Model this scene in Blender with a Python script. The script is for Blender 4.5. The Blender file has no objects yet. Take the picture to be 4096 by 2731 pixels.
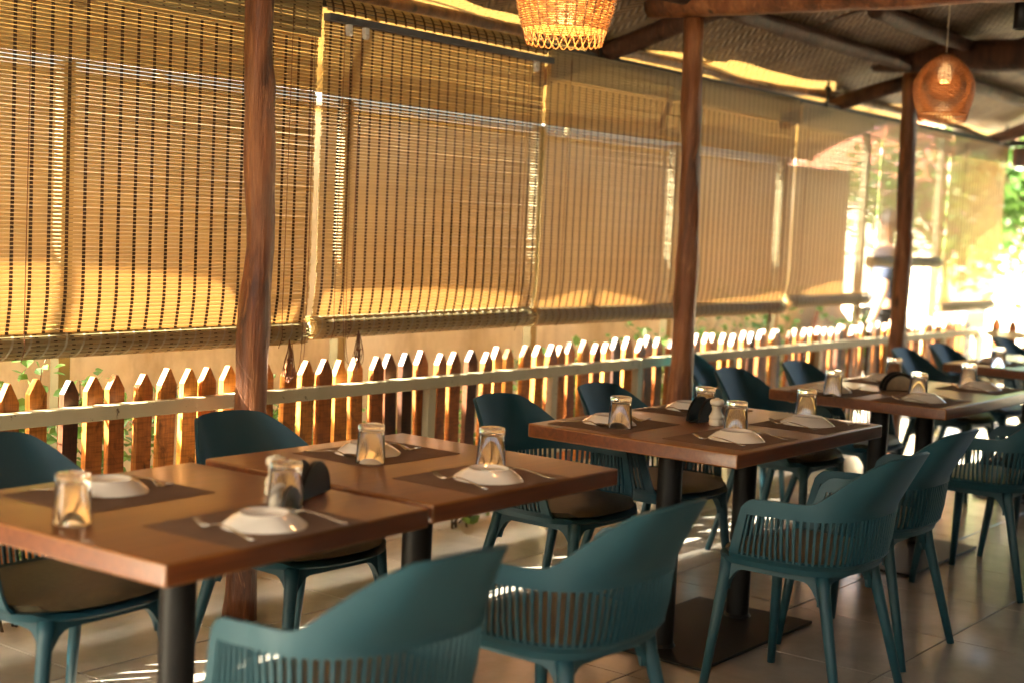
import bpy, bmesh, math, random
from mathutils import Vector, Matrix, noise

random.seed(7)
R = math.radians
PI = math.pi
sc = bpy.context.scene
col = sc.collection

# ------------------------------------------------------------------ camera
cam_d = bpy.data.cameras.new('camera')
cam_d.sensor_width = 36.0
cam_d.lens = 5.7702 * 1000 / 4096 * 36
cam_d.clip_start = 0.05
cam_d.clip_end = 400
cam_d.dof.use_dof = True
cam_d.dof.focus_distance = 4.75
cam_d.dof.aperture_fstop = 1.9
cam = bpy.data.objects.new('camera', cam_d)
col.objects.link(cam)
fw = Vector((0.79403, 0.602323, -0.0819893)); rt = Vector((0.606723, -0.793589, 0.0458557)); up = Vector((0.0374459, 0.0861557, 0.995578))
m = Matrix((rt, up, -fw)).transposed().to_4x4()
m.translation = Vector((0, 0, 1.423))
cam.matrix_world = m
sc.camera = cam

# ------------------------------------------------------------------ sky, sun, exposure
SX = 1.1
TO_SUN = Vector((-SX, 0.68, 1.0)).normalized()
elev = math.asin(TO_SUN.z)
azim = math.atan2(TO_SUN.x, TO_SUN.y)
world = bpy.data.worlds.new("World")
sc.world = world
world.use_nodes = True
nt = world.node_tree
nt.nodes.clear()
wo = nt.nodes.new('ShaderNodeOutputWorld')
bg = nt.nodes.new('ShaderNodeBackground')
sky = nt.nodes.new('ShaderNodeTexSky')
sky.sky_type = 'NISHITA'
sky.sun_disc = False
sky.sun_elevation = elev
sky.sun_rotation = azim
sky.air_density = 1.0
sky.dust_density = 9.0
sky.ozone_density = 1.0
bg.inputs['Strength'].default_value = 0.14
nt.links.new(sky.outputs[0], bg.inputs['Color'])
nt.links.new(bg.outputs[0], wo.inputs['Surface'])
sun_d = bpy.data.lights.new('sun', 'SUN')
sun_d.energy = 5.0
sun_d.angle = R(0.5)
sun_d.color = (1.0, 0.94, 0.86)
sun = bpy.data.objects.new('sun', sun_d)
sun.rotation_euler = TO_SUN.to_track_quat('Z', 'Y').to_euler()
sun.location = (5, 8, 10)
col.objects.link(sun)
sc.view_settings.view_transform = 'Standard'
sc.view_settings.look = 'None'
sc.view_settings.gamma = 1.0
sc.view_settings.use_curve_mapping = False
sc.view_settings.exposure = 4.1
sc.view_settings.use_white_balance = True
sc.view_settings.white_balance_temperature = 7000
sc.view_settings.white_balance_tint = 1
sc.render.film_transparent = False
cy = sc.cycles
cy.use_denoising = True
cy.max_bounces = 12
cy.diffuse_bounces = 6
cy.glossy_bounces = 5
cy.transmission_bounces = 10
cy.transparent_max_bounces = 12
cy.sample_clamp_indirect = 8.0
cy.caustics_reflective = False
cy.caustics_refractive = False

# ------------------------------------------------------------------ object helpers
def link(o):
    col.objects.link(o)
    return o

def tag(o, label=None, cat=None, group=None, kind=None):
    if label: o['label'] = label
    if cat: o['category'] = cat
    if group: o['group'] = group
    if kind: o['kind'] = kind
    return o

def thing(name, label, cat, loc=(0, 0, 0), rz=0.0, group=None):
    o = bpy.data.objects.new(name, None)
    o.empty_display_size = 0.1
    o.location = loc
    o.rotation_euler = (0, 0, rz)
    return tag(link(o), label, cat, group)

def mesh(name, verts, faces, mat=None, smooth=False):
    me = bpy.data.meshes.new(name)
    me.from_pydata([tuple(v) for v in verts], [], faces)
    if mat: me.materials.append(mat)
    if smooth:
        me.polygons.foreach_set('use_smooth', [True] * len(me.polygons))
    me.update()
    return me

def inst(name, me, parent=None, loc=(0, 0, 0), rot=(0, 0, 0), scale=None):
    o = bpy.data.objects.new(name, me)
    o.location = loc
    o.rotation_euler = rot
    if scale: o.scale = scale
    if parent: o.parent = parent
    return link(o)

def copy_tree(o, parent=None):
    c = o.copy()
    col.objects.link(c)
    if parent: c.parent = parent
    for ch in list(o.children):
        copy_tree(ch, c)
    return c

class MB:
    def __init__(s): s.v = []; s.f = []
    def add(s, vs, fs):
        b = len(s.v); s.v += [tuple(v) for v in vs]; s.f += [tuple(i + b for i in f) for f in fs]
    def box(s, x0, x1, y0, y1, z0, z1, M=None):
        vs = [Vector((x, y, z)) for z in (z0, z1) for y in (y0, y1) for x in (x0, x1)]
        if M: vs = [M @ v for v in vs]
        s.add(vs, [(0, 2, 3, 1), (4, 5, 7, 6), (0, 1, 5, 4), (2, 6, 7, 3), (0, 4, 6, 2), (1, 3, 7, 5)])
    def tube(s, pts, rad, n=8, cap=True):
        pts = [Vector(p) for p in pts]
        rs = rad if isinstance(rad, (list, tuple)) else [rad] * len(pts)
        prev = None; rings = []
        for i, p in enumerate(pts):
            d = (pts[min(i + 1, len(pts) - 1)] - pts[max(i - 1, 0)])
            if d.length < 1e-9: d = Vector((0, 0, 1))
            d.normalize()
            if prev is None:
                a = Vector((0, 0, 1)) if abs(d.z) < .9 else Vector((1, 0, 0))
                a = (a - d * a.dot(d)).normalized()
            else:
                a = (prev - d * prev.dot(d))
                a = a.normalized() if a.length > 1e-6 else prev
            prev = a; b = d.cross(a)
            rings.append([p + (a * math.cos(2 * PI * k / n) + b * math.sin(2 * PI * k / n)) * rs[i] for k in range(n)])
        vs = [v for r_ in rings for v in r_]; fs = []
        for i in range(len(pts) - 1):
            for k in range(n):
                k2 = (k + 1) % n
                fs.append((i * n + k, i * n + k2, (i + 1) * n + k2, (i + 1) * n + k))
        if cap:
            fs.append(tuple(reversed(range(n)))); fs.append(tuple((len(pts) - 1) * n + k for k in range(n)))
        s.add(vs, fs)
    def lathe(s, prof, n=32, c=(0, 0, 0), sx=1, sy=1, close=False):
        vs = []; fs = []
        for r_, z in prof:
            for k in range(n):
                a = 2 * PI * k / n
                vs.append((c[0] + sx * r_ * math.cos(a), c[1] + sy * r_ * math.sin(a), c[2] + z))
        m_ = len(prof)
        for i in range(m_ - 1 if not close else m_):
            j = (i + 1) % m_
            for k in range(n):
                k2 = (k + 1) % n
                fs.append((i * n + k, i * n + k2, j * n + k2, j * n + k))
        s.add(vs, fs)
    def me(s, name, mat=None, smooth=False):
        return mesh(name, s.v, s.f, mat, smooth)
    def obj(s, name, mat=None, parent=None, loc=(0, 0, 0), rot=(0, 0, 0), smooth=False):
        return inst(name, s.me(name, mat, smooth), parent, loc, rot)

def bevel_mesh(me, w, seg=2):
    bm = bmesh.new(); bm.from_mesh(me)
    bmesh.ops.bevel(bm, geom=list(bm.edges), offset=w, segments=seg, affect='EDGES', profile=0.6)
    bm.to_mesh(me); bm.free()
    return me

def smooth_by_angle(me, deg=35):
    me.polygons.foreach_set('use_smooth', [True] * len(me.polygons))
    bm = bmesh.new(); bm.from_mesh(me)
    for e in bm.edges:
        if len(e.link_faces) == 2 and e.calc_face_angle(0) > R(deg): e.smooth = False
    bm.to_mesh(me); bm.free(); me.update()
    return me

# ------------------------------------------------------------------ materials
def new_mat(name):
    mt = bpy.data.materials.new(name); mt.use_nodes = True
    n = mt.node_tree.nodes; p = n.get('Principled BSDF')
    return mt, mt.node_tree, p

def S(p, **k):
    mp = dict(rough='Roughness', metal='Metallic', trans='Transmission Weight', ior='IOR', coat='Coat Weight', coatr='Coat Roughness', spec='Specular IOR Level', col='Base Color', sheen='Sheen Weight')
    for a, v in k.items():
        if a == 'col': v = (*v, 1)
        p.inputs[mp[a]].default_value = v

def node(t, kind, **k):
    n = t.nodes.new(kind)
    for a, v in k.items(): setattr(n, a, v)
    return n

def coords(t, scale=(1, 1, 1), src='Object'):
    tc = node(t, 'ShaderNodeTexCoord'); mp = node(t, 'ShaderNodeMapping')
    mp.inputs['Scale'].default_value = scale
    t.links.new(tc.outputs[src], mp.inputs[0])
    return mp.outputs[0]

def ntex(t, vec, scale=5, detail=4, rough=.55, dist=0):
    n = node(t, 'ShaderNodeTexNoise')
    n.inputs['Scale'].default_value = scale; n.inputs['Detail'].default_value = detail
    n.inputs['Roughness'].default_value = rough; n.inputs['Distortion'].default_value = dist
    t.links.new(vec, n.inputs['Vector'])
    return n.outputs['Fac']

def ramp(t, fac, stops, interp='LINEAR'):
    r_ = node(t, 'ShaderNodeValToRGB'); r_.color_ramp.interpolation = interp
    e = r_.color_ramp.elements
    while len(e) < len(stops): e.new(0.5)
    for i, (pos, c) in enumerate(stops):
        e[i].position = pos; e[i].color = (*c, 1) if len(c) == 3 else c
    t.links.new(fac, r_.inputs[0])
    return r_.outputs[0]

def bump(t, p, h, strength=.3, dist=.01):
    b = node(t, 'ShaderNodeBump'); b.inputs['Strength'].default_value = strength; b.inputs['Distance'].default_value = dist
    t.links.new(h, b.inputs['Height']); t.links.new(b.outputs[0], p.inputs['Normal'])
    return b

def mixc(t, fac, a, b, mode='MIX'):
    m_ = node(t, 'ShaderNodeMix', data_type='RGBA', blend_type=mode)
    def put(v, sock):
        if isinstance(v, tuple): sock.default_value = (*v, 1)
        elif isinstance(v, (int, float)): sock.default_value = v
        else: t.links.new(v, sock)
    put(fac, m_.inputs[0]); put(a, m_.inputs[6]); put(b, m_.inputs[7])
    return m_.outputs[2]

def orand(t):
    return node(t, 'ShaderNodeObjectInfo').outputs['Random']

def mat_plain(name, c, rough=.5, metal=0, coat=0, bumpy=0, var=.0, scale=20):
    mt, t, p = new_mat(name); S(p, col=c, rough=rough, metal=metal, coat=coat)
    if var or bumpy:
        v = coords(t)
        f = ntex(t, v, scale, 5)
        if var:
            lo = tuple(x * (1 - var) for x in c); hi = tuple(min(1, x * (1 + var)) for x in c)
            t.links.new(ramp(t, f, [(.3, lo), (.7, hi)]), p.inputs['Base Color'])
        if bumpy: bump(t, p, f, bumpy, .003)
    return mt

def mat_log(name, dark, mid, light, rough=.32, coat=.5):
    mt, t, p = new_mat(name)
    v = coords(t, (6, 6, .9)); v2 = coords(t, (22, 22, 1.6)); v3 = coords(t, (1, 1, .6))
    f1 = ntex(t, v, 2.2, 8, .62, .6); f2 = ntex(t, v2, 2.4, 6, .7); f3 = ntex(t, v3, 3.5, 3, .5)
    c1 = ramp(t, f1, [(.28, dark), (.5, mid), (.75, light)])
    c2 = ramp(t, f2, [(.3, (.45, .45, .45)), (.62, (1, 1, 1))])
    c3 = ramp(t, f3, [(.35, (.55, .5, .5)), (.6, (1, 1, 1))])
    c = mixc(t, 1.0, mixc(t, .8, c1, c2, 'MULTIPLY'), c3, 'MULTIPLY')
    vo = node(t, 'ShaderNodeTexVoronoi'); vo.inputs['Scale'].default_value = 1.0
    t.links.new(coords(t, (9, 9, 3.2)), vo.inputs['Vector'])
    c = mixc(t, .95, c, ramp(t, vo.outputs['Distance'], [(.05, (.08, .06, .05)), (.17, (1, 1, 1))]), 'MULTIPLY')
    f4 = ntex(t, coords(t, (14, 14, 3.5)), 1.5, 5, .6, 1.2)
    c = mixc(t, ramp(t, f4, [(.6, (0, 0, 0)), (.72, (.35, .35, .35))]), c, tuple(min(1, q * 1.5) for q in light))
    t.links.new(c, p.inputs['Base Color'])
    S(p, rough=rough, coat=coat, coatr=.3)
    hm = node(t, 'ShaderNodeMath', operation='ADD'); t.links.new(f1, hm.inputs[0]); t.links.new(f2, hm.inputs[1])
    bump(t, p, hm.outputs[0], .9, .016)
    return mt

M = {}
M['log'] = mat_log('varnished_log', (.07, .02, .008), (.36, .12, .038), (.6, .26, .1), .4, .3)
M['log_dark'] = mat_log('dark_roof_log', (.025, .01, .005), (.1, .036, .015), (.19, .075, .032), .6, .05)
M['log_eave'] = mat_log('eave_log', (.06, .022, .01), (.22, .085, .035), (.42, .2, .09), .5, .1)

def mat_picket():
    mt, t, p = new_mat('picket_wood')
    rnd = orand(t)
    base = ramp(t, rnd, [(0, (.05, .018, .008)), (.14, (.12, .035, .01)), (.26, (.36, .1, .02)), (.6, (.6, .2, .035)), (1, (.78, .32, .06))])
    v = coords(t, (3, 3, 40)); v2 = coords(t, (30, 30, 2.5)); v3 = coords(t, (7, 7, 5))
    # shift the pattern from picket to picket
    sh = node(t, 'ShaderNodeVectorMath', operation='ADD')
    cmb = node(t, 'ShaderNodeCombineXYZ'); mm = node(t, 'ShaderNodeMath', operation='MULTIPLY'); mm.inputs[1].default_value = 37
    t.links.new(rnd, mm.inputs[0]); t.links.new(mm.outputs[0], cmb.inputs[0]); t.links.new(mm.outputs[0], cmb.inputs[2])
    t.links.new(v3, sh.inputs[0]); t.links.new(cmb.outputs[0], sh.inputs[1])
    f1 = ntex(t, v, 3, 3, .6); f2 = ntex(t, v2, 2, 6, .7); f3 = ntex(t, sh.outputs[0], 1.4, 7, .7, .8)
    c = mixc(t, .75, base, ramp(t, f2, [(.3, (.3, .27, .25)), (.6, (1, 1, 1))]), 'MULTIPLY')
    c = mixc(t, .6, c, ramp(t, f1, [(.35, (.45, .4, .35)), (.55, (1, 1, 1))]), 'MULTIPLY')
    c = mixc(t, .85, c, ramp(t, f3, [(.33, (.12, .1, .1)), (.47, (1, 1, 1))]), 'MULTIPLY')
    t.links.new(c, p.inputs['Base Color']); S(p, rough=.42, coat=.15, coatr=.35)
    bump(t, p, f1, .3, .004)
    return mt
M['picket'] = mat_picket()

def mat_rail():
    mt, t, p = new_mat('painted_rail')
    v = coords(t); f = ntex(t, v, 26, 6, .75, .4); f2 = ntex(t, v, 4, 3)
    base = ramp(t, f2, [(.3, (.5, .43, .25)), (.7, (.62, .55, .35))])
    c = mixc(t, ramp(t, f, [(.62, (0, 0, 0)), (.68, (1, 1, 1))]), base, (.12, .085, .05))
    t.links.new(c, p.inputs['Base Color']); S(p, rough=.45)
    bump(t, p, f, .15, .003)
    return mt
M['rail'] = mat_rail()

def mat_slat(name, base, trans, fac):
    mt, t, p = new_mat(name)
    out = t.nodes.get('Material Output')
    rnd = orand(t)
    v = coords(t, (4, 60, 60)); f = ntex(t, v, 3, 4)
    b1 = ramp(t, rnd, [(0, tuple(x * .88 for x in base)), (1, tuple(x * 1.1 for x in base))])
    c = mixc(t, .35, b1, ramp(t, f, [(.3, (.7, .68, .6)), (.7, (1, 1, 1))]), 'MULTIPLY')
    t.links.new(c, p.inputs['Base Color']); S(p, rough=.45)
    tr = node(t, 'ShaderNodeBsdfTranslucent'); tr.inputs['Color'].default_value = (*trans, 1)
    mx = node(t, 'ShaderNodeMixShader'); mx.inputs[0].default_value = fac
    t.links.new(p.outputs[0], mx.inputs[1]); t.links.new(tr.outputs[0], mx.inputs[2])
    t.links.new(mx.outputs[0], out.inputs['Surface'])
    return mt
M['slat'] = mat_slat('blind_slat', (.35, .31, .15), (1, .68, .36), .31)
M['tape'] = mat_plain('dark_tape', (.07, .036, .018), .8, var=.3, scale=150)
M['tape_light'] = mat_plain('pale_tape', (.55, .47, .3), .7)
M['cord'] = mat_plain('brown_cord', (.2, .07, .03), .5)
M['pulley'] = mat_plain('white_plastic', (.75, .73, .68), .35)
M['steel_dark'] = mat_plain('dark_header_tube', (.045, .04, .035), .55, metal=.2)
M['steel_grey'] = mat_plain('grey_headrail', (.12, .12, .125), .5, metal=.2, var=.15)
M['black_iron'] = mat_plain('black_iron', (.010, .009, .008), .5)
M['black_iron'].node_tree.nodes['Principled BSDF'].inputs['Specular IOR Level'].default_value = .3
M['post_paint'] = mat_plain('cream_post_paint', (.21, .18, .10), .5, var=.12, scale=8)
M['teal'] = mat_plain('teal_plastic', (.010, .060, .082), .5, bumpy=.05, var=.05, scale=160)
M['pad'] = mat_plain('olive_seat_pad', (.085, .07, .04), .42, bumpy=.2, var=.2, scale=60)
M['cream'] = mat_plain('cream_lacquer', (.72, .66, .52), .2, coat=.5)
M['ceramic'] = mat_plain('off_white_ceramic', (.8, .76, .68), .12, coat=.6)
M['black_gloss'] = mat_plain('black_gloss', (.006, .005, .005), .45)
M['black_gloss'].node_tree.nodes['Principled BSDF'].inputs['Specular IOR Level'].default_value = .25
M['brushed'] = mat_plain('brushed_metal', (.75, .68, .52), .28, metal=1, var=.1, scale=60)
M['cutlery'] = mat_plain('polished_steel', (.78, .74, .68), .14, metal=1)
M['white_cable'] = mat_plain('pale_cable', (.55, .45, .32), .5)

def mat_table(nm, stops):
    mt, t, p = new_mat(nm)
    v = coords(t, (1.1, 14, 14)); v2 = coords(t, (3, 60, 60))
    f = ntex(t, v, 2.4, 6, .6, .8); f2 = ntex(t, v2, 2, 5, .6)
    c = ramp(t, f, stops)
    c = mixc(t, .35, c, ramp(t, f2, [(.3, (.55, .5, .45)), (.65, (1, 1, 1))]), 'MULTIPLY')
    t.links.new(c, p.inputs['Base Color']); S(p, rough=.38, coat=.5, coatr=.22)
    bump(t, p, f2, .06, .002)
    return mt
M['table'] = mat_table('stained_table_wood', [(.25, (.17, .058, .011)), (.5, (.22, .075, .014)), (.75, (.27, .095, .019))])
M['edge'] = mat_table('table_edge_wood', [(.25, (.09, .02, .005)), (.5, (.15, .038, .009)), (.75, (.21, .058, .014))])

def mat_mat(name, c1, c2, sc_=70):
    mt, t, p = new_mat(name)
    v = coords(t)
    w1 = node(t, 'ShaderNodeTexWave', wave_type='BANDS', bands_direction='DIAGONAL'); w1.inputs['Scale'].default_value = sc_
    ck = node(t, 'ShaderNodeTexChecker'); ck.inputs['Scale'].default_value = sc_ * 1.1
    t.links.new(v, w1.inputs[0]); t.links.new(v, ck.inputs[0])
    f = node(t, 'ShaderNodeMath', operation='MULTIPLY_ADD'); f.inputs[1].default_value = .6
    t.links.new(w1.outputs['Fac'], f.inputs[0]); t.links.new(ck.outputs['Fac'], f.inputs[2])
    n = ntex(t, v, 6, 5)
    c = mixc(t, .5, ramp(t, n, [(.3, c1), (.7, c2)]), ramp(t, f.outputs[0], [(.1, (.45, .42, .4)), (.9, (1, 1, 1))]), 'MULTIPLY')
    t.links.new(c, p.inputs['Base Color']); S(p, rough=.8, spec=.25); bump(t, p, f.outputs[0], .7, .006)
    return mt
M['placemat'] = mat_mat('woven_placemat', (.2, .115, .07), (.26, .155, .1), 190)

def mat_bamboo(name, c1, c2, c3, k=1.0):
    """woven bamboo strips in a herringbone: two sheared stripe sets alternating in bands"""
    mt, t, p = new_mat(name)
    v = coords(t, (k, k, k))
    sep = node(t, 'ShaderNodeSeparateXYZ'); t.links.new(v, sep.inputs[0])
    def mth(op, a, b=None, c=None):
        n_ = node(t, 'ShaderNodeMath', operation=op)
        for i, q in enumerate((a, b, c)):
            if q is None: continue
            if isinstance(q, (int, float)): n_.inputs[i].default_value = q
            else: t.links.new(q, n_.inputs[i])
        return n_.outputs[0]
    x, y = sep.outputs[0], sep.outputs[1]
    zig = mth('PINGPONG', x, .07)
    s_ = mth('SINE', mth('MULTIPLY', mth('ADD', y, mth('MULTIPLY', zig, .9)), 150))
    f = mth('MULTIPLY_ADD', s_, .5, .5)
    n = ntex(t, v, 9, 5, .6); n2 = ntex(t, v, 1.2, 3)
    c = ramp(t, n, [(.3, c1), (.55, c2), (.75, c3)])
    c = mixc(t, .85, c, ramp(t, f, [(0, (.16, .13, .1)), (.5, (1, 1, 1))]), 'MULTIPLY')
    c = mixc(t, .7, c, ramp(t, n2, [(.35, (.6, .58, .55)), (.65, (1, 1, 1))]), 'MULTIPLY')
    t.links.new(c, p.inputs['Base Color']); S(p, rough=.55); bump(t, p, f, .8, .012)
    return mt
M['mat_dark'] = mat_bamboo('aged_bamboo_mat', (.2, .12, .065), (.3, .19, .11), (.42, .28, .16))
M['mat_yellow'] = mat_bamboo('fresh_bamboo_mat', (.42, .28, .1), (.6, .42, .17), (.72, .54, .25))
_t = M['mat_yellow'].node_tree
_p = _t.nodes.get('Principled BSDF'); _tr = node(_t, 'ShaderNodeBsdfTranslucent'); _tr.inputs['Color'].default_value = (.85, .66, .36, 1)
_mx = node(_t, 'ShaderNodeMixShader'); _mx.inputs[0].default_value = .25
_t.links.new(_p.outputs[0], _mx.inputs[1]); _t.links.new(_tr.outputs[0], _mx.inputs[2]); _t.links.new(_mx.outputs[0], _t.nodes.get('Material Output').inputs[0])

def mat_tile():
    mt, t, p = new_mat('floor_tile')
    g = node(t, 'ShaderNodeNewGeometry'); mp = node(t, 'ShaderNodeMapping'); mp.inputs['Scale'].default_value = (1, 1, 1)
    t.links.new(g.outputs['Position'], mp.inputs[0]); v = mp.outputs[0]
    f = ntex(t, v, 4, 6, .6); f2 = ntex(t, v, 30, 4); rnd = orand(t)
    c = ramp(t, f, [(.3, (.33, .30, .26)), (.7, (.43, .39, .34))])
    c = mixc(t, .3, c, ramp(t, rnd, [(0, (.75, .75, .75)), (1, (1, 1, 1))]), 'MULTIPLY')
    t.links.new(c, p.inputs['Base Color'])
    rr = ramp(t, ntex(t, v, 2.2, 7, .7, .6), [(.3, (.15, .15, .15)), (.7, (.27, .27, .27))])
    c = mixc(t, .3, c, ramp(t, ntex(t, v, 1.1, 8, .7, .8), [(.38, (.55, .5, .45)), (.58, (1, 1, 1))]), 'MULTIPLY'); t.links.new(c, p.inputs['Base Color']); t.links.new(rr, p.inputs['Roughness'])
    bump(t, p, f2, .05, .002)
    return mt
M['tile'] = mat_tile()
M['grout'] = mat_plain('grout', (.05, .038, .03), .9)

def mat_wallp():
    mt, t, p = new_mat('weathered_plaster')
    v = coords(t); v2 = coords(t, (1, 1, .35))
    f = ntex(t, v, 1.3, 8, .62, .5); f2 = ntex(t, v2, 3.2, 6, .7)
    f3 = ntex(t, v, 40, 4)
    c = ramp(t, f, [(.28, (.55, .41, .22)), (.45, (.7, .56, .35)), (.62, (.78, .67, .47)), (.8, (.82, .74, .58))])
    c = mixc(t, .55, c, ramp(t, f2, [(.36, (.5, .42, .36)), (.55, (1, 1, 1))]), 'MULTIPLY')
    t.links.new(c, p.inputs['Base Color']); S(p, rough=.9); bump(t, p, f3, .3, .01)
    return mt
M['plaster'] = mat_wallp()
M['plaster_pale'] = mat_plain('pale_plaster', (.62, .55, .44), .85, var=.12, scale=3)
def mat_ground():
    mt, t, p = new_mat('pale_ground')
    v = coords(t); f = ntex(t, v, .8, 8, .6); f2 = ntex(t, v, 9, 6)
    c = mixc(t, .4, ramp(t, f, [(.3, (.42, .34, .24)), (.7, (.56, .48, .36))]), ramp(t, f2, [(.3, (.55, .5, .45)), (.6, (1, 1, 1))]), 'MULTIPLY')
    t.links.new(c, p.inputs['Base Color']); S(p, rough=.9); bump(t, p, f2, .4, .02)
    return mt
M['ground'] = mat_ground()
def mat_leaf(name, c1, c2, tr):
    mt, t, p = new_mat(name)
    out = t.nodes.get('Material Output')
    g = node(t, 'ShaderNodeNewGeometry')
    c = ramp(t, g.outputs['Random Per Island'], [(0, c1), (1, c2)])
    t.links.new(c, p.inputs['Base Color']); S(p, rough=.4)
    trn = node(t, 'ShaderNodeBsdfTranslucent'); trn.inputs['Color'].default_value = (*tr, 1)
    mx = node(t, 'ShaderNodeMixShader'); mx.inputs[0].default_value = .35
    t.links.new(p.outputs[0], mx.inputs[1]); t.links.new(trn.outputs[0], mx.inputs[2]); t.links.new(mx.outputs[0], out.inputs[0])
    return mt
M['leaf'] = mat_leaf('climber_leaf', (.05, .13, .03), (.13, .26, .07), (.3, .5, .14))
M['leaf_tree'] = mat_leaf('tree_leaf', (.03, .075, .018), (.085, .15, .035), (.2, .36, .08))
M['leaf_grey'] = mat_leaf('grey_green_leaf', (.09, .13, .08), (.3, .33, .24), (.3, .4, .2))
M['petal'] = mat_leaf('white_petal', (.7, .68, .64), (.8, .78, .76), (.5, .5, .45))
M['pink'] = mat_leaf('pink_petal', (.6, .22, .3), (.75, .35, .42), (.5, .2, .25))
M['stem'] = mat_plain('stem', (.1, .07, .035), .8)
M['rattan'] = mat_plain('rattan_dark', (.24, .10, .035), .5, var=.25, scale=40)
M['rattan_light'] = mat_plain('rattan_pale', (.45, .24, .09), .5, var=.2, scale=40)
def mat_glass():
    mt, t, p = new_mat('clear_glass'); S(p, col=(1, 1, 1), rough=.0, trans=1.0, ior=1.42)
    return mt
M['glass'] = mat_glass()
M['bright_line'] = mat_slat('milky_bright_line', (.85, .85, .85), (1, 1, 1), .8)
M['terracotta'] = mat_plain('terracotta_tile', (.4, .15, .09), .8, var=.2, scale=12)
def mat_emit(name, c, e):
    mt, t, p = new_mat(name); S(p, col=c); p.inputs['Emission Color'].default_value = (*c, 1); p.inputs['Emission Strength'].default_value = e
    return mt
M['bulb'] = mat_emit('lit_bulb', (1, .62, .3), 2)
M['bulb_dim'] = mat_emit('lit_bulb_dim', (1, .62, .28), .15)
M['skin'] = mat_plain('skin', (.32, .17, .11), .5)
M['navy'] = mat_plain('navy_cloth', (.012, .018, .04), .9)
M['black_cloth'] = mat_plain('black_cloth', (.008, .008, .009), .9)
M['hair'] = mat_plain('black_hair', (.01, .008, .007), .6)

# ------------------------------------------------------------------ setting: ground, floor
me = mesh('ground', [(-150, -150, -.14), (150, -150, -.14), (150, 150, -.14), (-150, 150, -.14)], [(0, 1, 2, 3)], M['ground'])
tag(inst('ground', me), kind='structure')
fl = MB(); fl.box(-5.2, 11.72, -8.2, 4.845, -.13, -.008)
floor = tag(fl.obj('floor', M['grout']), kind='structure')
tile = MB(); tile.box(.003, .597, .003, .597, -.006, 0)
tile_me = bevel_mesh(tile.me('floor_tile', M['tile']), .0015, 1)
nt_ = 0
for i in range(0, 18):
    for j in range(-4, 12):
        X = -5.0 + 16.5 - (i + 1) * .6 + .15 - .6
        Y = 3.6 - (j + 3) * .6
        if X < .2 or Y < -2.3: continue
        if Y > 4.2: Y = 4.2 + .0
        inst('floor_tile', tile_me, floor, (X, Y, 0)); nt_ += 1
wide = MB()
for X0, X1, Y0, Y1 in ((-5.19, .25, -8.1, 4.83), (.25, 11.7, -8.1, -2.402)):
    wide.box(X0, X1, Y0, Y1, -.007, -.001)
tag(wide.obj('plain_floor_area', M['tile'], floor), kind='stuff')

# ------------------------------------------------------------------ eave edge, and the curved shade line that the added shade mat throws on the blinds
PROF = [(-3, 1.2), (1.5, 1.27), (2.2, 1.26), (2.53, 1.242), (3.1, 1.21), (3.39, 1.181), (3.47, 1.13), (3.54, 1.02), (3.6, .95), (3.68, 1.02), (3.81, 1.1), (3.95, 1.135),
        (4.56, 1.14), (5.1, 1.11), (5.3, 1.055), (5.42, 1.075), (5.6, 1.11), (5.87, 1.106), (6.2, 1.05), (6.4, .98), (6.6, 1.0), (7.0, 1.035), (7.4, 1.05), (7.7, 1.09), (7.85, 1.03), (8.1, 1.08), (8.45, 1.16), (8.62, 1.14), (8.75, 1.05), (9.0, 1.08), (9.6, 1.1), (9.9, 1.16),
        (10.25, 1.275), (11.4, 1.6), (12.2, 1.8)]
def prof(X):
    for (a, za), (b, zb) in zip(PROF, PROF[1:]):
        if a <= X <= b: 
            u = (X - a) / (b - a); return za + (zb - za) * u
    return PROF[0][1] if X < PROF[0][0] else PROF[-1][1]
EY = 4.40
DZ = (EY - 3.872) / .68
def eave_z(Xe):
    if Xe < 2.4: return 2.04  # raised beyond the left edge so sun reaches higher on the blind
    if Xe < 2.7: return 2.04 - .11 * (Xe - 2.4) / .3
    if Xe < 9.1: return 1.93
    return max(1.93, min(2.5, prof(Xe + DZ * SX) + DZ))
def roof_z(y): return 2.36 + .29 * (3.87 - y) if y > -.6 else 2.36 + .29 * 4.47 - .29 * (-.6 - y)

def n3(x, y, z, s=1.0):
    return noise.noise(Vector((x * s, y * s, z * s)))

ceiling = bpy.data.objects.new('mat_ceiling', None); link(ceiling); tag(ceiling, kind='structure')
def sheet(name, X0, X1, Ys, zf, mat, parent, nx, thick=.006):
    xs = [X0 + (X1 - X0) * i / nx for i in range(nx + 1)]
    top = []; bot = []
    for y in Ys:
        for x in xs:
            z = zf(x, y); bot.append((x, y, z)); top.append((x, y, z + thick))
    W_ = nx + 1; H = len(Ys); N = W_ * H
    fs = []
    for j in range(H - 1):
        for i in range(nx):
            a = j * W_ + i
            fs.append((a, a + W_, a + W_ + 1, a + 1)); fs.append((N + a, N + a + 1, N + a + W_ + 1, N + a + W_))
    for i in range(nx):
        fs.append((i, i + 1, N + i + 1, N + i)); a = (H - 1) * W_ + i; fs.append((a, N + a, N + a + 1, a + 1))
    for j in range(H - 1):
        a = j * W_; fs.append((a, N + a, N + a + W_, a + W_)); a += nx; fs.append((a, a + W_, N + a + W_, N + a))
    return inst(name, mesh(name, bot + top, fs, mat, True), parent)

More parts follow.
